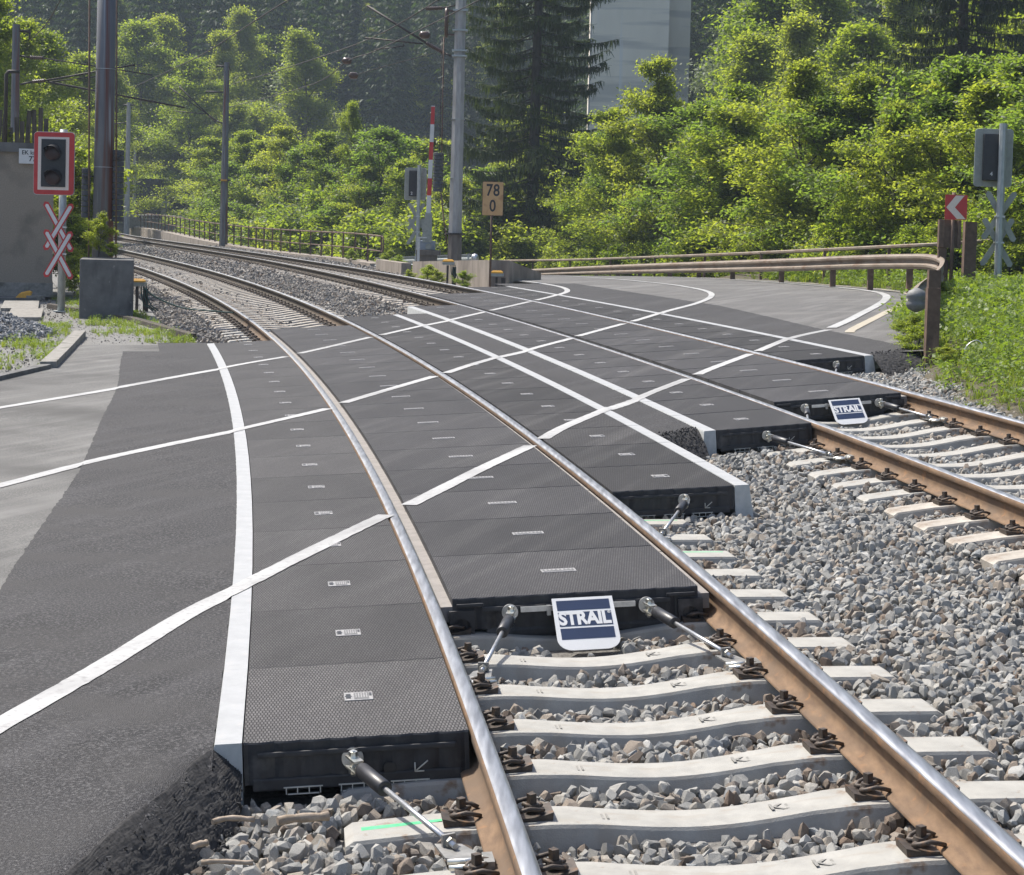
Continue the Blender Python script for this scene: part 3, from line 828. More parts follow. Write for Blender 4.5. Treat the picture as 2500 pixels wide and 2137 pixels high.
def stamp_meshes():
    a = MB()       # outer panels: plate with a lifting hole and raised lettering field
    a.box((0, 0, .0015), (.118, .125, .003), 0)
    a.tube([(-.042, 0, .002), (-.042, 0, .0036)], .015, 16, 1, smooth=False); a.box((-.042, .0, .0022), (.02, .075, .003), 1)
    a.box((.012, 0, .0025), (.062, .10, .003), 2)
    for k in range(5): a.box((-.010 + .011 * k, .005 * (k % 2), .004), (.004, .075, .003), 0)
    a.box((.05, .02, .0025), (.010, .05, .003), 1)
    c = MB()       # middle panels: long narrow plate
    c.box((0, 0, .0015), (.19, .085, .003), 0)
    c.box((0, 0, .0026), (.17, .055, .003), 2)
    for k in range(7): c.box((-.07 + .023 * k, .004 * (k % 3), .004), (.010, .035, .003), 0)
    ms = [M['stamp'], M['black'], mat('stamp_field', (.10, .10, .10), (.15, .15, .15), .6, scale=60)]
    return a.mesh('stamp_plate', ms), c.mesh('stamp_plate', ms)
st_a, st_c = stamp_meshes()
def row(t_mid, x0, x1, s0, n, lips, m_top, plate, plate_x, what, where, group, flip=False):
    me = panel_mesh(x0, x1, 1.196, m_top, lips)
    first = None
    for i in range(n):
        T = frame(s0 + .6 + 1.2 * i, t_mid)
        lab = f'{what}, {ORD[i]} from its near end'
        if first is None:
            first = link('crossing_mat', me); first.matrix_world = T; tag(first, lab, 'rubber mat', group)
            k = link('stamp_plate', plate, first, Matrix.Translation((plate_x, .0, .0005)) @ (Matrix.Rotation(math.pi, 4, 'Z') if flip else Matrix.Identity(4)))
            fam = family(first); out = [first]
        else:
            out.append(copy_tree(first, fam, T, lab, group))
    return out
mid_lips = [(-.705, -.645, -.040), (.645, .705, -.040)]
LO = row(-1.232, -.432, .432, 4.43, 18, (), M['panel_a'], st_a, .03, 'dusty rubber mat left of the near track', '', 'outer left panels of the near track')
MI = row(0, -.645, .645, 6.88, 18, mid_lips, M['panel_b'], st_c, -.0, 'black rubber mat between the rails of the near track', '', 'middle panels of the near track')
RO = row(1.232, -.432, .432, 10.12, 17, (), M['panel_c'], st_a, .04, 'brownish dark rubber mat right of the near track', '', 'outer right panels of the near track', True)
L2 = row(D - 1.232, -.432, .432, 13.42, 16, (), M['panel_b'], st_a, -.04, 'rubber mat left of the far track', '', 'outer left panels of the far track')
M2 = row(D, -.645, .645, 15.06, 18, mid_lips, M['panel_b'], st_c, 0, 'black rubber mat between the rails of the far track', '', 'middle panels of the far track')
R2 = row(D + 1.232, -.432, .432, 18.83, 17, (), M['panel_c'], st_a, .04, 'dark rubber mat right of the far track', '', 'outer right panels of the far track', True)
# --- the painted kerb stones
def kerb_mesh(side):
    b = MB()
    q = [(-.052, 0), (.05, 0), (.05, -.10), (.045, -.32), (-.09, -.32), (-.056, -.012)]
    if side > 0: q = [(-x, z) for x, z in q][::-1]
    vs = [(x, -.597, z) for x, z in q] + [(x, .597, z) for x, z in q]
    n = len(q)
    b.add(vs, [tuple(range(n))[::-1], tuple(range(n, 2 * n))], 1)
    for i in range(n):
        j = (i + 1) % n
        topf = abs(q[i][1]) < 1e-6 and abs(q[j][1]) < 1e-6
        b.add([vs[i], vs[j], vs[n + j], vs[n + i]], [(0, 1, 2, 3)], 0 if topf else 1)
    return b.mesh('kerb_stone', [M['kerb_white'], M['kerb_side']])
def kerbs(t, side, s0, n, what, group):
    me = kerb_mesh(side); first = None
    for i in range(n):
        T = frame(s0 + .6 + 1.2 * i, t, .001)
        lab = f'{what}, {ORD[i]} from its near end'
        o = link('kerb_stone', me); o.matrix_world = T; tag(o, lab, 'kerb stone', group)
kerbs(-1.719, -1, 4.43, 18, 'white kerb stone left of the near track', 'kerb stones left of the near track')
kerbs(1.719, 1, 10.12, 17, 'white kerb stone right of the near track', 'kerb stones right of the near track')
kerbs(D - 1.719, -1, 13.42, 16, 'white kerb stone left of the far track', 'kerb stones left of the far track')
kerbs(D + 1.719, 1, 18.83, 17, 'white kerb stone right of the far track', 'kerb stones right of the far track')
# --- the open ends of the panel rows
def end_details(first, x0, x1, mid=False):
    y = -.604
    w = x1 - x0; c = (x0 + x1) / 2
    b = MB()
    if mid:
        for a, e, z in ((x0 + .02, x0 + .16, -.035), (x1 - .17, x1 - .02, -.035)): b.box(((a + e) / 2, y - .006, z), (e - a, .016, .018))
        b.box((c, y - .008, -.06), (w - .30, .02, .026))
        first_o = b.build('end_rib', M['rubber_face'], first, bevel=.004)
        k = MB(); k.box((c, y + .015, -.19), (w - .34, .03, .06)); k.build('end_skirt', M['rubber_face'], first, bevel=.02)
        for sx in (-1, 1):     # the flanks with the round cut-out over the rail fastening
            q = MB(); pts = [(.0, -.06), (.13, -.06), (.13, -.20), (.112, -.20)]
            for g in range(0, 181, 20): pts.append((.062 + .05 * math.cos(R(g)), -.15 + .05 * math.sin(R(g))))
            pts += [(.012, -.20), (0, -.20)]
            xx = x0 - .02 if sx < 0 else x1 + .02 - .13
            q.prism([(xx + a, z) for a, z in pts], y - .02, y + .05); q.build('end_flank', M['rubber_face'], first)
    else:
        b.box((c, y - .006, -.048), (w - .10, .014, .022)); b.build('end_rib', M['rubber_face'], first, bevel=.006)
        k = MB(); k.box((c, y + .012, -.165), (w - .06, .03, .05)); k.build('end_skirt', M['rubber_face'], first, bevel=.008)
        for u in (-.21, .0, .2):
            f_ = MB(); L_, h_ = .15, .026
            for dz in (0, -h_): f_.box((c + u, y - .006, -.178 + dz), (L_ - (.0 if dz == 0 else .03), .006, .004))
            for dx in (-.5, -.17, .17, .5): f_.box((c + u + dx * (L_ - .02), y - .006, -.178 - h_ / 2), (.004, .006, h_))
            f_.build('support_ladder', M['ladder'], first)
        g = MB(); g.prism([(c + .10, -.14), (c + .145, -.14), (c + .145, -.115), (c + .135, -.105), (c + .11, -.105), (c + .10, -.115)], y - .002, y - .007); g.build('lifting_slot', M['black'], first)
        e = MB()
        for (a, z0), (d_, z1) in (((.27, -.105), (.22, -.145)), ((.22, -.145), (.22, -.11)), ((.22, -.145), (.255, -.145))):
            e.tube([(c + a, y - .006, z0), (c + d_, y - .006, z1)], .003, 5)
        e.build('arrow_clip', M['ladder'], first)
end_details(LO[0], -.432, .432); end_details(MI[0], -.645, .645, True); end_details(RO[0], -.432, .432)
end_details(L2[0], -.432, .432); end_details(M2[0], -.645, .645, True); end_details(R2[0], -.432, .432)
# --- tension rods that hold the panel rows together
def hexbolt(b, p, d, r, L, m=0):
    p = Vector(p); d = Vector(d).normalized()
    b.tube([p, p + d * L], r, 6, m, smooth=False)
def tension_rod(s_face, t_a, s_c, t_c, rail_t, label, group='tension rods at the panel ends'):
    """from the panel face at (s_face,t_a) to a clamp on the rail foot at (s_c,t_c)"""
    T = frame(s_face, t_a); inv = T.inverted()
    o = empty('tension_rod', label, 'tension rod', T, group)
    C = inv @ (frame(s_c, t_c).translation + Vector((0, 0, -.140)))
    A = Vector((0, -.012, -.078))
    b = MB(); b.tube([A + Vector((0, .010, 0)), A - Vector((0, .003, 0))], .042, 24, smooth=False); b.build('washer', M['steel'], o)
    J = A + Vector((0, -.055, -.002))
    d = (C - J).normalized(); side = d.cross(Vector((0, 0, 1))).normalized(); up = side.cross(d)
    b = MB(); b.tube([A, J + Vector((0, .01, 0))], .011, 10)
    for k in (-1, 1):
        q = [J + up * (.017 * k) - d * .03 + side * .02, J + up * (.017 * k) - d * .03 - side * .02, J + up * (.017 * k) + d * .055 - side * .02, J + up * (.017 * k) + d * .055 + side * .02]
        b.add(q + [v + up * .007 * k for v in q], [(0, 1, 2, 3), (4, 5, 6, 7), (0, 1, 5, 4), (1, 2, 6, 5), (2, 3, 7, 6), (3, 0, 4, 7)])
    hexbolt(b, J + up * .024, up, .017, .022); hexbolt(b, J - up * .024, -up, .017, .016); b.tube([J - up * .05, J + up * .05], .009, 8)
    b.tube([J + d * .05, J + d * .10], .013, 8)
    b.build('clevis', M['zinc'], o)
    L = (C - J).length
    s0 = J + d * .085; s1 = J + d * min(.30, L * .42)
    b = MB(); b.tube([s0, s0 + d * .004, s1 - d * .004, s1], [.026, .030, .030, .026], 18); b.build('sleeve', M['sleeve'], o)
    b = MB(); b.tube([s1 - d * .02, C + d * .06], .0105, 12); b.build('rod', M['steel'], o)
    # clamp plate, nut and the two bolts that grip the rail foot
    inward = (inv.to_3x3() @ (frame(s_c, rail_t).translation - frame(s_c, t_c).translation)).normalized()
    b = MB()
    pl = [C - d * .03 - inward * .035, C - d * .01 + inward * .05, C - Vector((0, .16, .02)) + inward * (abs(rail_t - t_c) - .065), C - Vector((0, .25, .02)) + inward * (abs(rail_t - t_c) - .075), C - Vector((0, .12, .015)) - inward * .02]
    pl = [Vector((p.x, p.y, C.z - .018 - .10 * 0)) for p in pl]
    b.add(pl + [p - Vector((0, 0, .008)) for p in pl], [tuple(range(5)), tuple(range(5, 10))] + [(i, (i + 1) % 5, 5 + (i + 1) % 5, 5 + i) for i in range(5)])
    b.box(C + d * .006, (.05, .012, .05), rot=Matrix.Rotation(math.atan2(-d.x, d.y), 3, 'Z'))
    K = pl[3] + Vector((0, .04, 0))
    b.box(K + Vector((0, 0, .0)), (.035, .10, .05))
    b.build('clamp', M['clamp_grey'], o)
    b = MB(); hexbolt(b, C + d * .012, d, .019, .018); b.build('nut', M['zinc'], o)
    for dy in (-.03, .03):
        q = K + Vector((0, dy, .006)); b = MB()
        hexbolt(b, q - inward * .016, -inward, .016, .02); b.tube([q, q - inward * .135], .0095, 10); b.build('clamp_bolt', M['zinc'], o)
    return o
tension_rod(4.425, -1.25, 3.58, -.945, -G2, 'black sleeved tension rod at the lower left, outside the left rail')
tension_rod(6.86, -.35, 5.98, -.575, -G2, 'tension rod left of the near sign plate, steep and close to the left rail')
tension_rod(6.86, .365, 6.0, .585, G2, 'tension rod right of the near sign plate, slanting to the right rail')
tension_rod(10.11, 1.30, 9.25, .97, G2, 'tension rod at the panel end right of the near track, leaning down to the rail')
tension_rod(13.41, D - 1.22, 12.5, D - .95, D - G2, 'tension rod on the panel end left of the far track, pointing to the lower right')
tension_rod(15.04, D - .35, 14.2, D - .575, D - G2, 'short looking tension rod half hidden by the rail, left of the far sign plate')
tension_rod(15.04, D + .40, 14.25, D + .60, D + G2, 'tension rod right of the far sign plate')
tension_rod(18.82, D + 1.30, 17.95, D + .97, D + G2, 'tension rod at the outermost mat end near the grassy verge')
# --- the sign plates that shield the couplings
def sign_plate(s, t, label):
    T = frame(s, t)
    o = empty('deflector_plate', label, 'sign plate', T, 'deflector plates with navy bands')
    w = .315; H_ = .33
    ang = math.atan2(.20, .235)
    # plate axes: down the slope towards the camera
    org = Vector((.015, -.045, -.012))
    dn_ = Vector((0, -math.cos(ang), -math.sin(ang)))
    nr = Vector((0, -math.sin(ang), math.cos(ang)))
    T2 = Matrix(((1, 0, 0, org.x), (0, -nr.y, -dn_.y, org.y), (0, -nr.z, -dn_.z, org.z), (0, 0, 0, 1)))   # x right, y into the plate, z up the slope
    out = [(-w / 2, 0), (-w / 2 - .004, -H_ + .07)]
    for k in range(0, 7):
        g = R(180 + 15 * k); out.append((-w / 2 - .004 + .075 + .075 * math.cos(g), -H_ + .07 + .07 * math.sin(g)))
    for k in range(0, 7):
        g = R(270 + 15 * k); out.append((w / 2 + .004 - .075 + .075 * math.cos(g), -H_ + .07 + .07 * math.sin(g)))
    out += [(w / 2 + .004, -H_ + .07), (w / 2, 0)]
    b = MB(); b.prism(out, 0, .004); b.build('plate', M['white_board'], o, T2)
    b = MB()
    for z0, z1 in ((-.018, -.080), (-.194, -.262)): b.prism([(-w / 2 + .020, z0), (w / 2 - .020, z0), (w / 2 - .020, z1), (-w / 2 + .020, z1)], -.0015, -.0005)
    b.prism([(-w / 2 + .020, -.093), (w / 2 - .020, -.093), (w / 2 - .020, -.181), (-w / 2 + .020, -.181)], -.0015, -.0005)
    b.build('printed_band', M['navy'], o, T2)
    me = text_mesh('STRAIL', .112, M['white_board'], 'lettering', .0045, .80, .0004, .96)
    link('lettering', me, o, T2 @ Matrix.Translation((-.004, -.0024, -.137)))
    me = text_mesh('®', .022, M['white_board'], 'trademark', .0002, 1, .0004)
    link('trademark', me, o, T2 @ Matrix.Translation((w / 2 - .031, -.0024, -.104)))
    b = MB(); b.box((0, -.012, -.066), (.60, .020, .026)); b.box((-.155, -.02, -.075), (.02, .03, .05)); b.box((.16, -.02, -.075), (.02, .03, .05)); b.build('holder_bar', M['steel'], o)
    return o
sign_plate(6.86, .005, 'white plate with navy bands reading STRAIL, the nearer one in the centre foreground')
sign_plate(15.04, D + .02, 'smaller looking white plate with navy bands reading STRAIL, on the far track at right')
# ================================================================== SCATTERED STONES (stuff)
def scatter(name, P, protos, smin, smax, seed, flat=False, scl=None, rots=None):
    rng = np.random.default_rng(seed)
    n = len(P)
    me = bpy.data.meshes.new(name)
    me.vertices.add(n); me.vertices.foreach_set('co', np.ascontiguousarray(P, np.float32).ravel())
    rot = rng.uniform(0, 2 * math.pi, (n, 3)) if not flat else np.stack([rng.normal(0, .12, n), rng.normal(0, .12, n), rng.uniform(0, 6.283, n)], 1)
    if rots is not None: rot = rots
    sc = rng.uniform(smin, smax, n) if scl is None else scl
    a = me.attributes.new('rot', 'FLOAT_VECTOR', 'POINT'); a.data.foreach_set('vector', np.ascontiguousarray(rot, np.float32).ravel())
    a = me.attributes.new('scl', 'FLOAT', 'POINT'); a.data.foreach_set('value', np.ascontiguousarray(sc, np.float32))
    o = link(name, me); o['kind'] = 'stuff'
    cl = bpy.data.collections.new(name + '_kinds')
    for p in protos: cl.objects.link(p)
    g = bpy.data.node_groups.new(name, 'GeometryNodeTree')
    g.interface.new_socket('Geometry', in_out='INPUT', socket_type='NodeSocketGeometry')
    g.interface.new_socket('Geometry', in_out='OUTPUT', socket_type='NodeSocketGeometry')
    gi = g.nodes.new('NodeGroupInput'); go = g.nodes.new('NodeGroupOutput')
    ci = g.nodes.new('GeometryNodeCollectionInfo'); ci.inputs['Collection'].default_value = cl
    ci.inputs['Separate Children'].default_value = True; ci.inputs['Reset Children'].default_value = True
    ip = g.nodes.new('GeometryNodeInstanceOnPoints'); ip.inputs['Pick Instance'].default_value = True
    na = g.nodes.new('GeometryNodeInputNamedAttribute'); na.data_type = 'FLOAT_VECTOR'; na.inputs['Name'].default_value = 'rot'
    nb = g.nodes.new('GeometryNodeInputNamedAttribute'); nb.data_type = 'FLOAT'; nb.inputs['Name'].default_value = 'scl'
    L = g.links.new
    L(gi.outputs[0], ip.inputs['Points']); L(ci.outputs[0], ip.inputs['Instance'])
    L(na.outputs['Attribute'], ip.inputs['Rotation']); L(nb.outputs['Attribute'], ip.inputs['Scale'])
    L(ip.outputs[0], go.inputs[0])
    md = o.modifiers.new('scatter', 'NODES'); md.node_group = g
    return o
def loose(name, me):
    return bpy.data.objects.new(name, me)       # only a kind for scattering, never linked to the scene
def stone_mat(name, stops, bump=.004):
    m, nt, b = nodes(name)
    b.inputs['Roughness'].default_value = .85
    oi = nt.nodes.new('ShaderNodeObjectInfo')
    r = nt.nodes.new('ShaderNodeValToRGB'); r.color_ramp.interpolation = 'LINEAR'
    el = r.color_ramp.elements
    el[0].position = stops[0][0]; el[0].color = rgb(stops[0][1])
    el[1].position = stops[-1][0]; el[1].color = rgb(stops[-1][1])
    for p_, c_ in stops[1:-1]:
        e = el.new(p_); e.color = rgb(c_)
    nt.links.new(oi.outputs['Random'], r.inputs['Fac'])
    tc = nt.nodes.new('ShaderNodeTexCoord')
    n = nt.nodes.new('ShaderNodeTexNoise'); n.inputs['Scale'].default_value = 30; n.inputs['Detail'].default_value = 6; n.inputs['Roughness'].default_value = .7
    nt.links.new(tc.outputs['Object'], n.inputs['Vector'])
    mr = nt.nodes.new('ShaderNodeMapRange'); mr.inputs['From Min'].default_value = .3; mr.inputs['From Max'].default_value = .7; mr.inputs['To Min'].default_value = .66; mr.inputs['To Max'].default_value = 1.3
    nt.links.new(n.outputs['Fac'], mr.inputs['Value'])
    mx = nt.nodes.new('ShaderNodeMix'); mx.data_type = 'RGBA'; mx.blend_type = 'MULTIPLY'; mx.inputs['Factor'].default_value = 1
    nt.links.new(r.outputs['Color'], mx.inputs['A']); nt.links.new(mr.outputs['Result'], mx.inputs['B'])
    nt.links.new(mx.outputs['Result'], b.inputs['Base Color'])
    bp = nt.nodes.new('ShaderNodeBump'); bp.inputs['Distance'].default_value = bump; bp.inputs['Strength'].default_value = .7
    nt.links.new(n.outputs['Fac'], bp.inputs['Height']); nt.links.new(bp.outputs['Normal'], b.inputs['Normal'])
    return m
M['stone'] = stone_mat('ballast_stone', [(0, (.155, .154, .146)), (.12, (.205, .203, .19)), (.3, (.255, .25, .232)), (.5, (.315, .308, .282)), (.62, (.29, .26, .216)), (.72, (.225, .182, .142)), (.8, (.345, .333, .302)), (.92, (.23, .24, .242)), (1, (.43, .416, .38))])
M['stone_far'] = stone_mat('ballast_stone_far', [(0, (.12, .112, .102)), (.3, (.19, .176, .16)), (.6, (.255, .24, .215)), (.8, (.185, .155, .125)), (1, (.33, .315, .29))])
M['stone_pile'] = stone_mat('grit_stone', [(0, (.13, .135, .14)), (.5, (.22, .225, .23)), (1, (.36, .36, .36))])
M['crumb_stone'] = stone_mat('asphalt_crumb', [(0, (.022, .0215, .022)), (.8, (.040, .039, .039)), (1, (.08, .077, .075))])
def rocks(n, m, seed, size=.5, pts=21, an=(1.0, .78, .60)):
    out = []
    rng = random.Random(seed)
    for k in range(n):
        bm = bmesh.new()
        ax = (an[0] * rng.uniform(.85, 1.2), an[1] * rng.uniform(.8, 1.2), an[2] * rng.uniform(.75, 1.2))
        for i in range(pts):
            v = Vector((rng.gauss(0, 1), rng.gauss(0, 1), rng.gauss(0, 1))).normalized() * rng.uniform(.88, 1.06)
            bm.verts.new((v.x * ax[0] * size, v.y * ax[1] * size, v.z * ax[2] * size))
        r = bmesh.ops.convex_hull(bm, input=bm.verts)
        bmesh.ops.delete(bm, geom=[g for g in r['geom_interior'] if isinstance(g, bmesh.types.BMVert)], context='VERTS')
        bmesh.ops.dissolve_limit(bm, angle_limit=.16, verts=bm.verts, edges=bm.edges)
        me = bpy.data.meshes.new('stone'); bm.to_mesh(me); bm.free()
        me.materials.append(m)
        out.append(loose('stone', me))
    return out
def grid(s0, s1, t0, t1, step, seed, jit=.48):
    rng = np.random.default_rng(seed)
    s = np.arange(s0, s1, step); t = np.arange(t0, t1, step)
    s, t = np.meshgrid(s, t); s = s.ravel(); t = t.ravel()
    return s + rng.uniform(-jit, jit, s.size) * step, t + rng.uniform(-jit, jit, s.size) * step, rng
fs = np.array([f for f in foot])
def off_sleepers(s, t, mw=.155, half=1.33):
    ok = np.ones(s.size, bool)
    for c in (0, D):
        F = np.sort(fs[fs[:, 1] == c][:, 0])
        i = np.clip(np.searchsorted(F, s), 1, len(F) - 1)
        d = np.minimum(abs(F[i] - s), abs(F[i - 1] - s))
        ok &= ~((d < mw) & (abs(t - c) < half))
        ok &= ~((abs(abs(t - c) - G2) < .10) & (d < 2) & (s > -9) & False)
    return ok
def bed_z(s, t):
    """height of the stones' centres below the rail plane"""
    z = np.full(s.shape, -.235)
    for c in (0, D):
        a = abs(t - c)
        z = np.where(a < .62, -.262, z)
        z = np.where((a >= .62) & (a < .95), -.25, z)
        z = np.where((a > .95) & (a < 1.35), -.225, z)
    return z + .012 * np.sin(s * 3.1 + t * 2) + .01 * np.sin(t * 7 + s)
def in_panels(s, t):
    o = (t > -1.80) & (t < -.60) & (s > 4.38) & (s < 26.1)
    o |= (abs(t) < .70) & (s > 6.84) & (s < 28.55)
    o |= (t > .6) & (t < 1.80) & (s > 10.07) & (s < 30.6)
    o |= (t > D - 1.80) & (t < D - .6) & (s > 13.36) & (s < 32.7)
    o |= (abs(t - D) < .70) & (s > 15.0) & (s < 36.75)
    o |= (t > D + .6) & (t < D + 1.82) & (s > 18.77) & (s < 39.3)
    o |= (t > 1.75) & (t < D - 1.75) & (s > strip_end(t) - .28) & (s < 30.7)
    o |= (t < -1.7) & (s < 26.3) & (s > low_edge(t) - .28)
    o |= (t > D + 1.75) & (s > 18.75 + (t - D - 1.78) * .8) & (s < 46)
    o |= (abs(t) < .19) & (s > 6.48) & (s < 6.9)
    o |= (abs(t - D) < .19) & (s > 14.66) & (s < 15.1)
    return o
def ballast(name, s0, s1, t0, t1, step, smin, smax, seed, layers, protos, cond=None):
    Ps = []; Ts = []
    for L in range(layers):
        s, t, rng = grid(s0, s1, t0, t1, step, seed + L)
        k = ~in_panels(s, t)
        if cond is not None: k &= cond(s, t)
        s, t = s[k], t[k]
        z = bed_z(s, t) - .034 * L + rng.uniform(-.016, .020, s.size)
        P = spn(s, t, z) if np.ndim(z) == 0 else spn(s, t) + np.stack([0 * z, 0 * z, z], -1)
        k = inview(P, 1.05)
        # a sleeper's body keeps stones out unless they lie on the flank
        k &= off_sleepers(s, t)
        Ps.append(P[k]); Ts.append(t[k])
    P = np.concatenate(Ps); T_ = np.concatenate(Ts)
    # brown brake dust on the stones that lie close to the rails
    rng = np.random.default_rng(seed + 50)
    near_ = np.min([abs(T_ - c) for c in (-G2, G2, D - G2, D + G2)], 0)
    br = rng.uniform(0, 1, len(P)) < .6 * np.exp(-(near_ / .30) ** 2) + .05
    scatter(name, P[br], RKr, smin, smax, seed + 1)
    return scatter(name, P[~br], protos, smin, smax, seed)
RK = rocks(16, M['stone'], 11)
M['stone_rust'] = stone_mat('ballast_stone_rust', [(0, (.11, .085, .065)), (.3, (.165, .13, .10)), (.6, (.205, .172, .138)), (.85, (.15, .105, .073)), (1, (.27, .24, .20))])
RKr = rocks(10, M['stone_rust'], 17)
RKf = rocks(8, M['stone_far'], 23, pts=11)
ballast('ballast', 2.2, 8.4, -3.4, 6.4, .045, .048, .098, 100, 2, RK)
ballast('ballast', 8.4, 19.2, .75, 6.6, .046, .047, .098, 200, 2, RK, lambda s, t: t < np.interp(s, [8, 11, 14, 15.5, 17.6, 19], [6.4, 6.2, 5.9, 6.0, 6.3, 6.5]))
ballast('ballast', 26.0, 52, -3.0, 6.6, .085, .075, .125, 300, 1, RKf, lambda s, t: (t > -2.5 - (s > 30) * .6) & ~((t > 5.9) & (s > 38)))
ballast('ballast', 52, 95, -3.2, 7.2, .14, .11, .18, 400, 1, RKf)
# crumbs of asphalt where the new surface breaks off
CR = rocks(6, M['crumb_stone'], 5, pts=10)
def edge_bank(t0, t1, nt_, edge, zf, up, length, nu):
    """the rough crumbling slope where fresh asphalt was broken off"""
    T = np.linspace(t0, t1, nt_); U = np.linspace(0, 1, nu); V = []
    for u in U:
        s = edge(T) + up + .10 - u * (length + .10) + (1 - u) * np.array([.10 * mnoise.noise((t * 3, 1, 2)) + .07 * mnoise.noise((t * 9, 4, 2)) for t in T])
        P = spn(s, T); z = zf(s, T)
        amp = min(1, max(0, (u - .10) / .45))
        q = np.array([.013 * mnoise.noise((p[0] * 17, p[1] * 17, 0)) + .013 * mnoise.noise((p[0] * 41, p[1] * 41, 3)) + .008 * mnoise.noise((p[0] * 90, p[1] * 90, 6)) for p in P])
        P[:, 2] += z + q * (.35 + .65 * amp) - .010 + .016 * amp - .02 * (u < .02)
        V.append(P)
    i = (np.arange(nu - 1)[:, None] * nt_ + np.arange(nt_ - 1)[None, :]).ravel()
    o = link('asphalt_edge', npmesh('asphalt_edge', np.concatenate(V), np.stack([i, i + 1, i + nt_ + 1, i + nt_], 1), M['bank'], False)); o['kind'] = 'structure'
M['bank'] = mat('broken_asphalt', (.022, .0215, .022), (.062, .060, .059), .85, scale=70, spec=.2, lo=.35, hi=.72)
edge_bank(-3.9, -1.665, 300, low_edge, crumble, .20, .92, 110)
edge_bank(1.785, D - 1.785, 60, strip_end, dn, .16, .72, 90)
edge_bank(D + 1.785, D + 2.75, 90, lambda t: 18.95 + (t - TK) * .8, lambda s, t: -.26 * np.clip((18.95 + (t - TK) * .8 - s) / .6, 0, 1) ** 1.3, .10, .75, 80)
def crumbs():
    rng = np.random.default_rng(9)
    n = 3600
    t = rng.uniform(-3.9, -1.66, n)
    u = rng.beta(2.6, 1.1, n)
    s = low_edge(t) + .34 - u * .90 + rng.normal(0, .06, n)
    z = crumble(s, t) + rng.uniform(-.012, .008, n)
    z = np.maximum(z, -.205)
    k = (t < -1.80) | (s < 4.40)
    P = spn(s, t) + np.stack([0 * z, 0 * z, z], -1)
    k &= inview(P, 1.05)
    size = np.interp(u, [0, .3, .6, 1], [.006, .014, .026, .032]) * rng.uniform(.5, 1.5, n); P[:, 2] -= size * .40
    scatter('asphalt_crumbs', P[k], CR, 0, 0, 9, scl=size[k])
    n = 900
    t = rng.uniform(1.80, D - 1.80, n); s = strip_end(t) + .26 - rng.beta(1.6, 1.3, n) * .72
    z = np.maximum(dn(s, t), -.215) + rng.uniform(-.01, .008, n)
    P = spn(s, t) + np.stack([0 * z, 0 * z, z], -1)
    t2 = rng.uniform(D + 1.80, D + 2.6, 700); s2 = 18.95 + (t2 - TK) * .8 - rng.beta(1.5, 1.3, 700) * .6 + .1
    z2 = -.20 * np.clip((18.95 + (t2 - TK) * .8 - s2) / .5, 0, 1) + rng.uniform(-.01, .01, 700)
    P2 = spn(s2, t2) + np.stack([0 * z2, 0 * z2, z2], -1)
    P = np.concatenate([P, P2])
    scatter('asphalt_crumbs', P, CR, .012, .032, 10)
crumbs()
# the heap of grit on the left and loose grit in the yard
def heap():
    rng = np.random.default_rng(31)
    c = sp(28.6, -6.0, 0.0)
    n = 5200
    r = np.sqrt(rng.uniform(0, 1, n)) * 1.95; a = rng.uniform(0, 6.283, n)
    x = c.x + r * np.cos(a); y = c.y + r * np.sin(a) * 1.2
    z = c.z + .70 * (1 - r / 1.95) ** 1.1 + rng.uniform(-.03, .03, n)
    scatter('grit_heap', np.stack([x, y, z], -1), rocks(5, M['stone_pile'], 8, pts=10), .05, .10, 31)
    m = MB(); rings = []
    for q in np.linspace(1, .02, 8):
        rings.append([(c.x + 1.95 * q * math.cos(g), c.y + 2.34 * q * math.sin(g), c.z - .04 + .80 * (1 - q) ** 1.1) for g in np.linspace(0, 6.283, 24, endpoint=False)])
    m.loft(rings, 0); o = m.build('grit_heap_core', M['bed']); o['kind'] = 'stuff'
    # grit strewn over the yard
    n = 5000
    s = rng.uniform(20.5, 40, n); t = rng.uniform(-9, -2.4, n)
    k = (s > 26.2) | (t < np.minimum(-3.9, -4.35 + (s - 19.9) * .28))
    P = spn(s[k], t[k], -.03)
    scatter('loose_grit', P, rocks(4, M['stone_far'], 77, pts=9), .02, .055, 32)
heap()
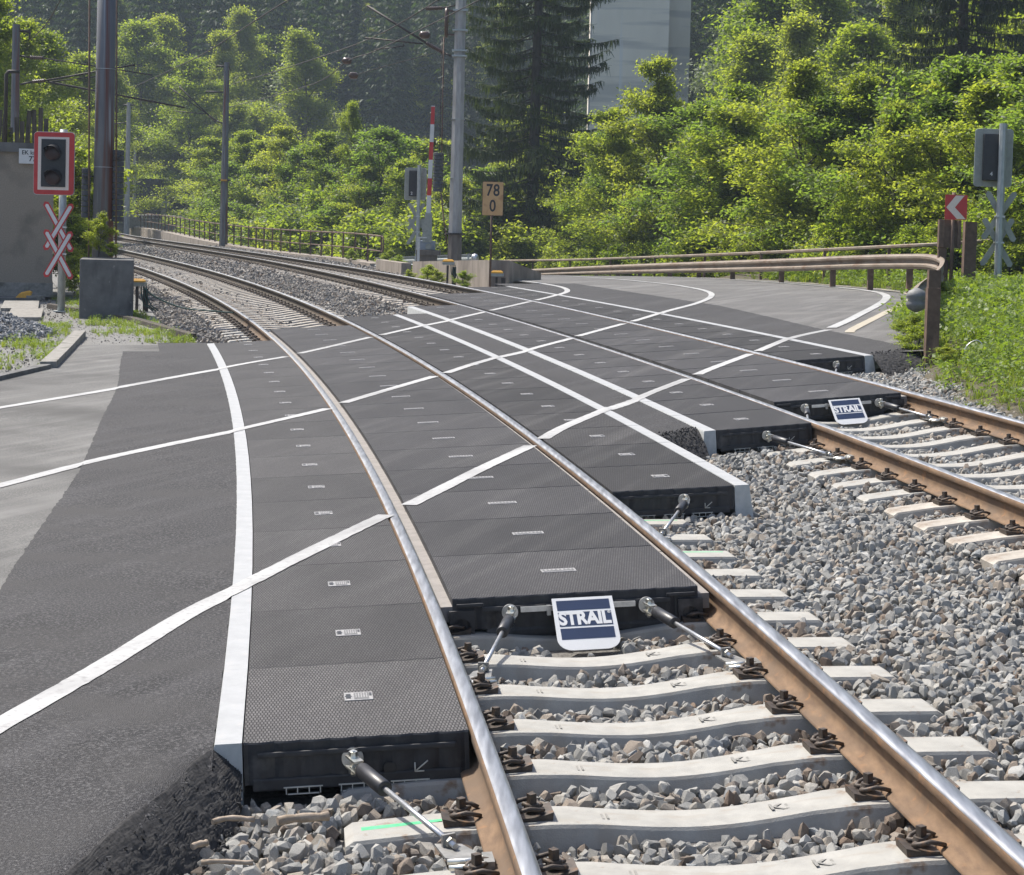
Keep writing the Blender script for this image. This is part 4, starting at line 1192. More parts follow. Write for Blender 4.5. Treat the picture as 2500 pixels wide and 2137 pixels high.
# ================================================================== GREEN THINGS
def leaf_mat(name, c1, c2, trans, tw=.38, rough=.5, seed=0, spread=.5):
    m, nt, b = nodes(name)
    out = nt.nodes['Material Output']
    b.inputs['Roughness'].default_value = rough
    b.inputs['Specular IOR Level'].default_value = .35
    at_ = nt.nodes.new('ShaderNodeAttribute'); at_.attribute_name = 'tint'
    oi = nt.nodes.new('ShaderNodeObjectInfo')
    ad = nt.nodes.new('ShaderNodeMath'); ad.operation = 'MULTIPLY_ADD'; ad.inputs[1].default_value = spread; ad.inputs[2].default_value = 0
    nt.links.new(oi.outputs['Random'], ad.inputs[0])
    ad2 = nt.nodes.new('ShaderNodeMath'); ad2.operation = 'MULTIPLY_ADD'; ad2.inputs[1].default_value = 1 - spread
    nt.links.new(at_.outputs['Fac'], ad2.inputs[0]); nt.links.new(ad.outputs[0], ad2.inputs[2])
    mx = nt.nodes.new('ShaderNodeMix'); mx.data_type = 'RGBA'
    mx.inputs['A'].default_value = rgb(c1); mx.inputs['B'].default_value = rgb(c2)
    nt.links.new(ad2.outputs[0], mx.inputs['Factor'])
    nt.links.new(mx.outputs['Result'], b.inputs['Base Color'])
    tr = nt.nodes.new('ShaderNodeBsdfTranslucent')
    m2 = nt.nodes.new('ShaderNodeMix'); m2.data_type = 'RGBA'; m2.blend_type = 'MULTIPLY'; m2.inputs['Factor'].default_value = 1
    nt.links.new(mx.outputs['Result'], m2.inputs['A']); m2.inputs['B'].default_value = rgb(trans)
    nt.links.new(m2.outputs['Result'], tr.inputs['Color'])
    ms = nt.nodes.new('ShaderNodeMixShader'); ms.inputs['Fac'].default_value = tw
    nt.links.new(b.outputs['BSDF'], ms.inputs[1]); nt.links.new(tr.outputs['BSDF'], ms.inputs[2])
    nt.links.new(ms.outputs['Shader'], out.inputs['Surface'])
    return m
YT = (2.6, 2.5, .9)
M['leaf'] = leaf_mat('leaf_fresh', (.080, .118, .020), (.160, .186, .040), (3.5, 3.3, 1.4), .57)
M['leaf_b'] = leaf_mat('leaf_cool', (.062, .100, .022), (.118, .155, .038), (3.1, 3.2, 1.4), .54)
M['leaf_dk'] = leaf_mat('leaf_mid', (.068, .110, .020), (.14, .175, .034), (3.5, 3.3, 1.2), .54)
M['leaf_silver'] = leaf_mat('leaf_silvery', (.13, .16, .09), (.20, .23, .14), (1.6, 1.7, 1.1), .35)
M['needle'] = leaf_mat('needle', (.022, .038, .012), (.060, .085, .022), (2.0, 2.0, .8), .28, .55)
M['needle_far'] = leaf_mat('needle_far', (.020, .040, .014), (.065, .100, .030), (2.0, 2.1, .9), .3, .6)
M['blade'] = leaf_mat('grass_blade', (.085, .14, .02), (.20, .24, .05), (2.4, 2.3, .9), .42, .5)
def leaves(name, C, size, m, rng, tiltsd=.55, asp=.5, droop=0.0, parts=None):
    """one rhombic leaf at each centre"""
    n = len(C)
    az = rng.uniform(0, 6.283, n)
    el = rng.normal(-droop, tiltsd, n)
    u = np.stack([np.cos(az) * np.cos(el), np.sin(az) * np.cos(el), np.sin(el)], 1)
    roll = rng.normal(0, tiltsd, n)
    h = np.stack([-np.sin(az), np.cos(az), 0 * az], 1)
    up = np.cross(u, h)
    v = h * np.cos(roll)[:, None] + up * np.sin(roll)[:, None]
    L = (size * rng.uniform(.65, 1.3, n))[:, None]
    W = L * asp
    V = np.stack([C - u * L * .5, C + v * W * .5 - u * L * .05, C + u * L * .5, C - v * W * .5 - u * L * .05], 1).reshape(-1, 3)
    Fc = np.arange(4 * n).reshape(n, 4)
    return V, Fc, rng.uniform(0, 1, n)
def branchy(rng, H, spread, nl, first, up, sub=6, trunk_r=.07, lean=.0, stems=1):
    """trunk and limbs as polylines, and the points where twigs carry leaves"""
    lines = []; tips = []
    for st in range(stems):
        a0 = rng.uniform(0, 6.283); ln = lean + (.12 if stems > 1 else 0)
        n = 7; tp = []
        for i in range(n):
            z = H * .96 * i / (n - 1) * (1 if st == 0 else rng.uniform(.75, .95))
            w = ln * z + (.03 * H * math.sin(i * 1.7 + a0) * i / n)
            tp.append(np.array([math.cos(a0) * w, math.sin(a0) * w, z]))
        lines.append((tp, trunk_r * (1 if st == 0 else .8), .012, 7))
        for k in range(nl // stems):
            q = first + (1 - first) * ((k + rng.uniform(0, 1)) / (nl / stems)) ** .95
            q = min(q, .97)
            base = np.array([np.interp(q * (n - 1), range(n), [p_[j] for p_ in tp]) for j in range(3)])
            az = k * 2.399 + rng.uniform(-.5, .5)
            rel = (q - first) / (1 - first)
            L = spread * (.35 + .65 * math.sin(math.pi * min(1, .18 + .8 * rel)) ** .8) * rng.uniform(.45, 1.25) * (1 - .55 * rel ** 2.5) * (1.03 - rel) ** .32
            el = up * (.55 + .75 * rel) + rng.normal(0, .12)
            d = np.array([math.cos(az) * math.cos(el), math.sin(az) * math.cos(el), math.sin(el)])
            pts = [base]; m_ = 5
            for i in range(m_):
                d = d + np.array([0, 0, .06 if i < 2 else -.05]) + rng.normal(0, .09, 3)
                d /= np.linalg.norm(d)
                pts.append(pts[-1] + d * L / m_)
            lines.append((pts, trunk_r * .42 * (1 - .5 * rel), .009, 5))
            tips.append(pts[-1])
            for j in range(sub):
                f = rng.uniform(.28, 1.0) * m_
                i0 = min(int(f), m_ - 1)
                b0 = pts[i0] + (pts[i0 + 1] - pts[i0]) * (f - i0)
                a2 = az + rng.choice([-1, 1]) * rng.uniform(.4, 1.3); e2 = rng.normal(.15, .3)
                L2 = L * rng.uniform(.18, .42)
                d2 = np.array([math.cos(a2) * math.cos(e2), math.sin(a2) * math.cos(e2), math.sin(e2)])
                e1 = b0 + d2 * L2
                lines.append(([b0, b0 + d2 * L2 * .5 + [0, 0, .02], e1], trunk_r * .12, .004, 3))
                tips += [b0 + d2 * L2 * .45, b0 + d2 * L2 * .75, e1]
        tips.append(tp[-1])
    return lines, np.array(tips)
def wood_mesh(lines, m):
    b = MB()
    for pts, r0, r1, n in lines:
        k = len(pts)
        b.tube([tuple(p_) for p_ in pts], [r0 + (r1 - r0) * (i / (k - 1)) for i in range(k)], n, 0, caps=False)
    me = bpy.data.meshes.new('trunk'); me.from_pydata(b.v, [], b.f); me.materials.append(m)
    me.polygons.foreach_set('use_smooth', [True] * len(b.f))
    return me
def tree_proto(seed, H, spread, nl, first, up, sub, per, cl, size, m, trunk_r, tilt=.5, flat=.5, stems=1, droop=.15, asp=.5):
    rng = np.random.default_rng(seed)
    lines, tips = branchy(rng, H, spread, nl, first, up, sub, trunk_r, .02, stems)
    C = np.repeat(tips, per, 0)
    off = rng.normal(0, 1, C.shape) * np.array([cl, cl, cl * flat])
    C = C + off
    V, Fc, tint = leaves('crown', C, size, m, rng, tilt, asp, droop)
    return wood_mesh(lines, M['bark']), npmesh('crown', V, Fc, m, False, tint), H
PT = {
 'young': [tree_proto(1, 7.5, 2.7, 30, .2, .75, 6, 42, .16, .108, M['leaf'], .075),
           tree_proto(2, 7.0, 2.9, 28, .18, .62, 6, 42, .17, .112, M['leaf_b'], .07),
           tree_proto(3, 8.2, 2.5, 32, .25, .85, 6, 40, .16, .108, M['leaf_dk'], .08),
           tree_proto(4, 6.5, 2.8, 30, .14, .6, 6, 42, .17, .112, M['leaf'], .06, stems=2)],
 'bush': [tree_proto(5, 2.6, 1.3, 22, .05, .7, 6, 22, .13, .095, M['leaf'], .03, stems=3),
          tree_proto(6, 2.2, 1.5, 22, .04, .55, 6, 22, .14, .10, M['leaf_dk'], .03, stems=3)],
 'tall': [tree_proto(7, 17, 4.6, 24, .12, .62, 13, 44, .42, .19, M['leaf'], .2, flat=.5),
          tree_proto(8, 15, 5.0, 22, .12, .55, 13, 44, .44, .20, M['leaf_dk'], .19, flat=.45),
          tree_proto(9, 18, 3.9, 24, .10, .8, 13, 44, .40, .19, M['leaf'], .2, flat=.55)],
 'silver': [tree_proto(10, 14, 4.0, 24, .10, .75, 12, 44, .40, .18, M['leaf_silver'], .16, flat=.6)],
}
def spruce_detail(seed, H, rmax, m, first=.06):
    """trunk, tiers of branches that sag and lift at the tip, each hung with curtains of twigs"""
    rng = np.random.default_rng(seed)
    lines = [([(0, 0, 0), (.05, 0, H * .5), (0, .03, H)], .24, .02, 9)]
    V = []; z = H * first
    def strip(p, d, L, w):
        a = np.array([-d[1], d[0], 0]); nn = np.linalg.norm(a); a = a / nn if nn > .01 else np.array([1, 0, 0])
        g = rng.uniform(0, 3.14); a = a * math.cos(g) + np.array([d[0], d[1], 0]) * math.sin(g)
        e = p + d * L
        V.append([p - a * w * .5, p + a * w * .5, e + a * w * .22, e - a * w * .22])
    k = 0
    while z < H * .985:
        rel = z / H; k += 1
        az = k * 2.399 + rng.normal(0, .35)
        L = rmax * (1 - rel) ** .72 * rng.uniform(.55, 1.12) * (1 if rel > .12 else .8)
        h = np.array([math.cos(az), math.sin(az), 0]); pr = np.array([-h[1], h[0], 0])
        sag = rng.uniform(.18, .36); lift = rng.uniform(.14, .30); P = []
        for i in range(8):
            u = i / 7
            P.append(np.array([0, 0, z]) + h * L * u + np.array([0, 0, L * (-sag * u + lift * u ** 3)]) + pr * L * .05 * math.sin(3 * u + k))
        lines.append((P, .035 * (1 - rel) + .012, .005, 4))
        for j in range(int(18 + 66 * L / 3)):
            u = rng.uniform(.10, 1) ** .8
            i0 = min(int(u * 7), 6); p = P[i0] + (P[i0 + 1] - P[i0]) * (u * 7 - i0)
            sgn = rng.choice([-1, 1])
            wl = (.22 + .60 * (1 - u)) * min(1, .45 + L / 4) * rng.uniform(.4, 1.15)
            side = pr * sgn * math.cos(.6) + h * math.sin(.6) + np.array([0, 0, -.18 + rng.normal(0, .12)])
            side = side / np.linalg.norm(side)
            strip(p, side, wl, .075); strip(p + [0, 0, .02], side * .8 + h * .3, wl * .7, .06)
            for q in range(3):
                b0 = p + side * wl * rng.uniform(.1, 1)
                dd = np.array([rng.normal(0, .22), rng.normal(0, .22), -1]); dd /= np.linalg.norm(dd)
                strip(b0, dd, rng.uniform(.10, .5) * (1.1 - .5 * u) * rng.uniform(.5, 1.3), .05)
        strip(P[-1], (P[-1] - P[-2]) / np.linalg.norm(P[-1] - P[-2]), .25, .08)
        z += H * .0036 * rng.uniform(.2, 1.8) * (1 if rel < .7 else .75)
    V = np.array(V); n = len(V)
    return wood_mesh(lines, M['bark']), npmesh('crown', V.reshape(-1, 3), np.arange(4 * n).reshape(n, 4), m, False, rng.uniform(0, 1, n)), H
def spruce_light(seed, H, rmax, m):
    rng = np.random.default_rng(seed)
    V = []; z = H * .10
    while z < H * .98:
        rel = z / H; Rr = rmax * (1 - rel) ** .8; nb = 9; a0 = rng.uniform(0, 6.28)
        for k in range(nb):
            az = a0 + 6.283 * k / nb + rng.normal(0, .2); L = Rr * rng.uniform(.65, 1.1)
            h = np.array([math.cos(az), math.sin(az), 0]); pr = np.array([-h[1], h[0], 0])
            for j in range(7):
                u = (j + rng.uniform(.2, 1)) / 7
                p = np.array([0, 0, z + L * (-.35 * u + .2 * u * u)]) + h * L * u
                d = h * .5 + pr * rng.normal(0, .8) + np.array([0, 0, -.55]); d /= np.linalg.norm(d)
                a = np.cross(d, rng.normal(0, 1, 3)); a /= np.linalg.norm(a) + 1e-6
                ln = rng.uniform(.5, 1.0) * (.55 + .5 * (1 - rel)); w = ln * .38
                V.append([p - a * w * .5, p + a * w * .5, p + d * ln + a * w * .15, p + d * ln - a * w * .15])
        z += H * .034 * rng.uniform(.8, 1.2)
    V = np.array(V); n = len(V)
    return wood_mesh([([(0, 0, -1), (0, 0, H * .97)], .2, .02, 6)], M['bark']), npmesh('crown', V.reshape(-1, 3), np.arange(4 * n).reshape(n, 4), m, False, rng.uniform(0, 1, n)), H
PT['spruce'] = [spruce_detail(21, 24, 4.2, M['needle'])]
PT['conifer'] = [spruce_light(31, 22, 3.4, M['needle_far']), spruce_light(32, 19, 3.0, M['needle_far']), spruce_light(33, 25, 3.8, M['needle_far'])]
def plant(kind, i, P, H, label, cat, name, group=None, yaw=0.0, wide=1.0):
    tr, cr, h0 = PT[kind][i % len(PT[kind])]
    k = H / h0
    o = empty(name, label, cat, Matrix.Translation(P) @ Matrix.Rotation(yaw, 4, 'Z') @ Matrix.Diagonal((k * wide, k * wide, k, 1)), group)
    link('trunk', tr, o); link('crown', cr, o)
    return o
def gz(x, y):
    return float(ground_h(np.array([[x]]), np.array([[y]]))[0, 0])
# ================================================================== SIGNS, SIGNALS, MASTS, WALLS
def hor(px): return PY - F * math.tan(PIT) + (px - PX) * math.tan(ROL)
class Px:
    """local metres on a plane facing the camera, at depth Y, measured from a foot pixel (bx, by)"""
    def __init__(s, bx, by, Y):
        s.bx, s.by, s.Y = bx, by, Y; s.k = F / Y; s.P = at(bx, by, Y)
    def __call__(s, x, y):
        return ((x - s.bx) - ROL * (s.by - y)) / s.k, (s.by - y) / s.k
    def M(s): return Matrix.Translation(s.P)
def cross_bars(q, o, bars, wid, y0, front=True):
    for i, (a, c) in enumerate(bars):
        A = Vector(q(*a)); B = Vector(q(*c)); d = (B - A).normalized(); n = Vector((-d.y, d.x)); h = wid / 2
        L = (B - A).length; tip = h * .75
        def outline(h_, e):
            return [A + d * e - n * 0, A + d * (e + tip * h_ / h) + n * h_, B - d * (e + tip * h_ / h) + n * h_, B - d * e, B - d * (e + tip * h_ / h) - n * h_, A + d * (e + tip * h_ / h) - n * h_]
        y = y0 - .006 * i * (1 if front else -1)
        b = MB(); b.prism([(p.x, p.y) for p in outline(h, 0)], y, y + .004, 0)
        if front:
            b.prism([(p.x, p.y) for p in outline(h * .56, h * .9)], y - .0012, y - .0002, 1)
            b.build('cross_board', [M['red_board'], M['white_board']], o)
        else:
            b.build('cross_board', [M['grey_back']], o)
def signal_front():
    q = Px(149, 764, 36.6)
    o = empty('crossing_signal', 'red bordered two lamp crossing signal with double cross on a grey post at left', 'crossing signal', q.M())
    w = .072
    b = MB(); b.tube([(0, 0, -.1), (0, 0, (764 - 317) / q.k)], w, 12); b.box((0, 0, .03), (.24, .24, .02)); b.build('pole', M['galv_paint'], o)
    x0, z1 = q(93.2, 325.4); x1, z0 = q(186.3, 476)
    cx, cz, W, H_ = (x0 + x1) / 2, (z0 + z1) / 2, x1 - x0, z1 - z0
    b = MB(); b.prism(rrect(W, H_, .06, 6, cx, cz), -.13, -.105, 0); b.prism(rrect(W + .02, H_ + .02, .065, 6, cx, cz), -.105, -.098, 1)
    b.build('signal_board', [M['red_board'], M['steel']], o)
    b = MB(); a, zt1 = q(102.6, 336.6); c, zt0 = q(174.5, 465); b.prism([(a, zt0), (c, zt0), (c, zt1), (a, zt1)], -.134, -.1305); b.build('white_band', M['pink_white'], o)
    b = MB(); a, zt1 = q(110.8, 342); c, zt0 = q(166.7, 457.5); b.prism([(a, zt0), (c, zt0), (c, zt1), (a, zt1)], -.150, -.1345); b.build('lamp_panel', M['black'], o)
    M['lens'] = mat('dark_red_lens', (.014, .003, .003), (.03, .005, .006), .4, scale=40)
    for yy in (375, 434):
        lx, lz = q(138.5, yy)
        b = MB(); b.tube([(lx, -.150, lz), (lx, -.20, lz)], .155, 24, smooth=True); lamp = b.build('lamp', M['black'], o)
        b = MB(); rings = []
        for k in range(7):
            g = math.pi / 2 * k / 6; rings.append([(lx + .15 * math.cos(g) * math.cos(h), -.2005 - .05 * math.sin(g), lz + .15 * math.cos(g) * math.sin(h)) for h in np.linspace(0, 6.283, 24, endpoint=False)])
        b.loft(rings, 0, True); b.build('lens', M['lens'], lamp)
        b = MB(); rings = []
        for r_ in (.158, .164):
            pass
        vs = []; fs = []; N = 18
        for j, (yy_, lim) in enumerate(((-.15, 205), (-.42, 95))):
            for k in range(N + 1):
                g = R(90 - lim / 2 + lim * k / N * 1.0) if j == 1 else R(-12.5 + 205 * k / N)
                vs.append((lx + .163 * math.cos(g), yy_, lz + .163 * math.sin(g) - (.035 if j else 0)))
        for k in range(N): fs.append((k, k + 1, N + 1 + k + 1, N + 1 + k))
        b.add(vs, fs, 0, True); b.build('hood', M['black'], lamp)
    cross_bars(q, o, [((115.2, 493), (181, 615)), ((183, 496.5), (113.5, 611.6)), ((115.2, 560.8), (179.5, 681)), ((181, 564), (113.5, 677.7))], .118, -.10)
    b = MB(); b.box((0, -.06, q(0, 555)[1]), (.2, .07, .03)); b.box((0, -.06, q(0, 620)[1]), (.2, .07, .03)); b.build('clamp', M['steel'], o)
signal_front()
def signal_back(bx, by, Y, top, board, box, digit, txt, bars, wid, pw, label):
    q = Px(bx, by, Y)
    o = empty('crossing_signal', label, 'crossing signal', q.M())
    b = MB(); b.tube([(0, 0, -.3), (0, 0, q(bx, top)[1])], pw, 8, smooth=False); b.build('pole', M['galv_paint'], o)
    x0, z1 = q(board[0], board[1]); x1, z0 = q(board[2], board[3]); cx, cz, W, H_ = (x0 + x1) / 2, (z0 + z1) / 2, x1 - x0, z1 - z0
    b = MB(); b.prism(rrect(W, H_, .06, 6, cx, cz), .20, .215, 0); b.prism(rrect(W + .015, H_ + .015, .065, 6, cx, cz), .215, .222, 1); b.build('signal_board', [M['grey_back'], M['steel']], o)
    x0, z1 = q(box[0], box[1]); x1, z0 = q(box[2], box[3])
    b = MB(); b.box(((x0 + x1) / 2, .14, (z0 + z1) / 2), (x1 - x0, .118, z1 - z0)); k = b.build('lamp_case', M['black'], o, bevel=.02)
    b = MB(); b.box(((x0 + x1) / 2, .078, (z0 + z1) / 2), (x1 - x0 - .05, .006, .008)); b.build('case_seam', M['dark_steel'], k)
    dx, dz = q(*digit)
    link('digit', text_mesh(txt, .11 if txt == '4' else .13, M['white_board'], 'digit', .002, 1, .001), k, Matrix.Translation((dx, .077, dz)))
    cross_bars(q, o, bars, wid, .08, False)
    b = MB()
    for z in (bars[0][0][1] * .5 + bars[0][1][1] * .5, bars[2][0][1] * .5 + bars[2][1][1] * .5): b.box((0, .02, q(bx, z)[1]), (pw * 2.3, pw * 2 + .02, .035))
    b.build('clamp', M['steel'], o)
signal_back(2433.6, 726, 37.6, 303, (2384, 316, 2472, 455.5), (2402, 328, 2447, 442), (2419, 426), '4',
            [((2410, 468), (2478, 590)), ((2480, 468), (2399, 586)), ((2402, 533), (2471, 652)), ((2475, 533), (2397, 650))], .115, .075, 'back of a crossing signal with black case marked 4 on the right verge')
signal_back(1017, 690, 62, 404, (989, 411, 1039, 488.6), (999.4, 417, 1023, 480), (1005, 473), '2',
            [((998, 496), (1037, 562)), ((1036, 496), (996, 562)), ((998, 533), (1036, 600)), ((1036, 533), (994, 598))], .12, .066, 'weathered back of a crossing signal marked 2 beside the raised barrier')
def barrier():
    q = Px(1042, 678, 61)
    o = empty('barrier', 'raised red and white striped level crossing barrier on its drive post', 'barrier', q.M())
    x0, z1 = q(1013, 612); x1, z0 = q(1070, 682)
    b = MB(); b.box(((x0 + x1) / 2, 0, (z0 + z1) / 2 - .2), (x1 - x0 - .12, .5, z1 - z0 + .4)); b.box(((x0 + x1) / 2 + .05, -.02, z1 - .06), (x1 - x0, .6, .16)); b.build('base', M['mast_dark'], o)
    x0, z1 = q(1024, 588); x1, z0 = q(1062, 611)
    b = MB(); b.box(((x0 + x1) / 2, .1, (z0 + z1) / 2), (x1 - x0, .4, z1 - z0)); b.build('drive_case', M['blue_grey'], o, bevel=.02)
    cx, cz = q(1047, 602); b = MB(); b.tube([(cx, -.16, cz), (cx, -.20, cz)], .10, 20, smooth=False); b.build('shaft_cap', M['grey_back'], o)
    x0, z1 = q(1034, 521); x1, z0 = q(1054, 592)
    b = MB(); b.prism([(x0, z0), (x1, z0), (x1, z1), (x0 + .06, z1), (x0 + .05, z1 - .25), (x0 - .02, z1 - .35)], -.12, .02); b.build('arm_bracket', M['grey_back'], o)
    a = Vector(q(1045, 545)); c = Vector(q(1058.5, 260)); d = c - a
    m, nt, bb = nodes('boom_stripes')
    b = MB(); n = 22; cuts = [0, .085]
    fr = [0, .04, .20, .36, .518, .675, .83, .985, 1.0]; colr = [1, 1, 0, 1, 0, 1, 0, 1]
    # stripes from the bottom: white, red, white, red, white, red, white tip
    zz = [545, 521, 478, 436, 391, 348, 305, 262, 260]; cc = [1, 1, 0, 1, 0, 1, 0, 1]
    for i in range(len(zz) - 1):
        t0 = (545 - zz[i]) / 285; t1 = (545 - zz[i + 1]) / 285
        w0 = .075 - .018 * t0; w1 = .075 - .018 * t1
        p0 = a + d * t0; p1 = a + d * t1
        b.loft([[(p0.x - w0, -.05, p0.y), (p0.x + w0, -.05, p0.y), (p0.x + w0, .05, p0.y), (p0.x - w0, .05, p0.y)], [(p1.x - w1, -.05, p1.y), (p1.x + w1, -.05, p1.y), (p1.x + w1, .05, p1.y), (p1.x - w1, .05, p1.y)]], cc[i])
    b.build('boom', [M['red_board'], M['white_board']], o)
barrier()
def white_post():
    q = Px(1020, 676, 55)
    o = empty('marker_post', 'thin pale post with a flat top in front of the barrier base', 'post', q.M())
    b = MB(); b.box((0, 0, q(0, 580)[1] / 2 - .1), (.075, .05, q(0, 580)[1] + .2)); b.build('post', M['steel'], o)
    b = MB(); b.box((.1, 0, q(0, 580)[1]), (.26, .08, .03)); b.build('top_plate', M['steel'], o)
white_post()
def km_sign():
    q = Px(1196, 694, 46)
    o = empty('kilometre_sign', 'orange tan kilometre board reading 78 over 0 on a thin dark post', 'kilometre sign', q.M())
    b = MB(); b.tube([(0, .03, -.3), (0, .03, q(1196, 446)[1])], .03, 8); b.build('post', M['brown_steel'], o)
    x0, z1 = q(1179.5, 445); x1, z0 = q(1227, 526)
    b = MB(); b.prism(rrect(x1 - x0, z1 - z0, .02, 3, (x0 + x1) / 2, (z0 + z1) / 2), -.01, -.002, 0); b.prism(rrect(x1 - x0 + .02, z1 - z0 + .02, .025, 3, (x0 + x1) / 2, (z0 + z1) / 2), -.002, .01, 1)
    p = b.build('board', [M['km_board'], M['brown_steel']], o)
    cx, cz = (x0 + x1) / 2, (z0 + z1) / 2
    for tx, dz in (('78', .19), ('0', -.185)):
        link('numeral', text_mesh(tx, .40, M['black'], 'numeral', .007, .80, .001, 1.06), p, Matrix.Translation((cx - .0, -.0115, cz + dz)))
km_sign()
def chevron():
    q = Px(2318, 726, 37.2)
    o = empty('chevron_sign', 'red curve board with a white arrowhead pointing left above brown posts', 'road sign', q.M())
    b = MB(); b.tube([(.02, .02, -.2), (.02, .02, q(2318, 470)[1])], .038, 10); b.build('post', M['brown_steel'], o)
    x0, z1 = q(2305, 476); x1, z0 = q(2357, 536.6)
    W, H_ = x1 - x0, z1 - z0
    b = MB(); b.prism(rrect(W, H_, .02, 3, (x0 + x1) / 2, (z0 + z1) / 2), -.035, -.022); p = b.build('board', M['red_board'], o)
    U = lambda u, v: (x0 + W * u, z1 - H_ * v)
    b = MB(); b.prism([U(.47, .03), U(.86, .03), U(.44, .51), U(.95, .97), U(.55, .97), U(.05, .51)], -.0385, -.0355); b.build('arrowhead', M['pink_white'], p)
    # brown profile box bolted to the pipe
    a, t1 = q(2292, 537); c, t0 = q(2345, 606)
    b = MB(); b.box(((a + c) / 2, .10, (t0 + t1) / 2), (c - a, .10, t1 - t0)); b.box((a + .05, .03, (t0 + t1) / 2), (.10, .05, t1 - t0 - .02)); b.box((c - .04, .03, (t0 + t1) / 2), (.07, .05, t1 - t0 - .02)); b.build('profile_plate', M['brown_steel'], o, bevel=.006)
    b = MB(); b.box((a + .10, .14, t0 / 2 - .1), (.16, .10, t0 + .2)); b.build('stub_post', M['brown_steel'], o)
chevron()
def ibeam(name, P, h, w, d, label, cat='post', group=None, extra=None):
    b = MB()
    b.box((-w / 2 + .006, 0, h / 2 - .3), (.012, d, h + .6)); b.box((w / 2 - .006, 0, h / 2 - .3), (.012, d, h + .6)); b.box((0, 0, h / 2 - .3), (w - .024, .012, h + .6)); b.box((0, -d / 2 + .006, h / 2 - .3), (w - .02, .010, h + .6))
    o = b.build(name, M['brown_steel']); o.matrix_world = Matrix.Translation(P); return tag(o, label, cat, group)
q = Px(2362, 724, 37.6); ibeam('steel_post', q.P, q(0, 542)[1], .235, .2, 'tall dark brown steel post right behind the red arrow board')
q = Px(2273, 855, 23.23); ibeam('steel_post', q.P, q(0, 703)[1], .155, .14, 'dark brown post at the rounded near end of the guard rail, standing in the grass')
q = Px(2276, 800, 25.2); ibeam('steel_post', q.P, .76, .16, .12, 'second brown post of the curved guard rail end, just behind the nearest one')
# guard rails ---------------------------------------------------------
def wbeam(path, name='beam', parent=None, m=None, face=-1, h=.31):
    """a corrugated beam along 3d points (its top edge), corrugation towards -normal"""
    prof = [(0, 0), (.012, -.02), (.08, -.05), (.08, -.09), (.01, -.135), (.01, -.175), (.08, -.22), (.08, -.26), (.012, -.29), (0, -.31)]
    rings = []
    n = len(path)
    for i, p in enumerate(path):
        d = Vector(path[min(i + 1, n - 1)]) - Vector(path[max(i - 1, 0)]); d.z = 0; d.normalize()
        nr = Vector((-d.y, d.x, 0)) * face
        p = Vector(p)
        rings.append([tuple(p + nr * a + Vector((0, 0, z))) for a, z in prof] + [tuple(p + nr * (a - .006) + Vector((0, 0, z))) for a, z in prof[::-1]])
    b = MB(); b.loft(rings, 0)
    return b.build(name, m or M['brown_steel'], parent)
def smooth_path(pts, n=8):
    P = [Vector(p) for p in pts]; out = []
    for i in range(len(P) - 1):
        p0 = P[max(i - 1, 0)]; p1 = P[i]; p2 = P[i + 1]; p3 = P[min(i + 2, len(P) - 1)]
        for k in range(n):
            u = k / n
            out.append(.5 * ((2 * p1) + (p2 - p0) * u + (2 * p0 - 5 * p1 + 4 * p2 - p3) * u * u + (3 * p1 - p0 - 3 * p2 + p3) * u ** 3))
    out.append(P[-1]); return out
def guard_main():
    pts = [at(1240, 660, 86), at(1300, 657, 78), at(1450, 649.5, 67), at(1600, 643, 58), at(1900, 632, 46.5), at(2080, 624, 42), at(2200, 620.5, 39.5), at(2270, 621, 38.2), at(2302, 630, 36.6), at(2303, 645, 33.0), at(2285, 664, 29.6), at(2252, 688, 26.2), at(2240, 702, 24.4)]
    o = empty('guard_rail', 'long rusty brown guard rail along the outside of the road bend', 'guard rail', Matrix.Translation((0, 0, 0)))
    path = smooth_path(pts, 8)
    wbeam(path, 'beam', o, M['beam'], -1)
    # rounded end piece
    e = path[-1]; b = MB(); rings = []
    for u in np.linspace(-1, 1, 9):
        r_ = .14 * math.sqrt(max(.02, 1 - (abs(u) ** 2.6))) * (.72 if abs(u) < .22 else 1)
        rings.append([(e.x - .02 + r_ * 1.0 * math.cos(g), e.y - .06 + r_ * .9 * math.sin(g), e.z - .16 + .155 * u) for g in np.linspace(0, 6.283, 16, endpoint=False)])
    b.loft(rings, 0, True); b.build('end_cap', M['cap_grey'], o)
    L = 0; last = path[0]
    for i in range(1, len(path)):
        L += (path[i] - last).length; last = path[i]
        if L > (3.0 if path[i].y > 42 else 1.9) and path[i].y > 36.8:
            L = 0; p = path[i]
            d = (path[min(i + 1, len(path) - 1)] - path[i - 1]); d.z = 0; d.normalize(); nr = Vector((-d.y, d.x, 0))
            b = MB(); b.box((p.x + nr.x * .10, p.y + nr.y * .10, p.z - .70), (.12, .10, 1.25)); b.build('post', M['brown_steel'], o)
guard_main()
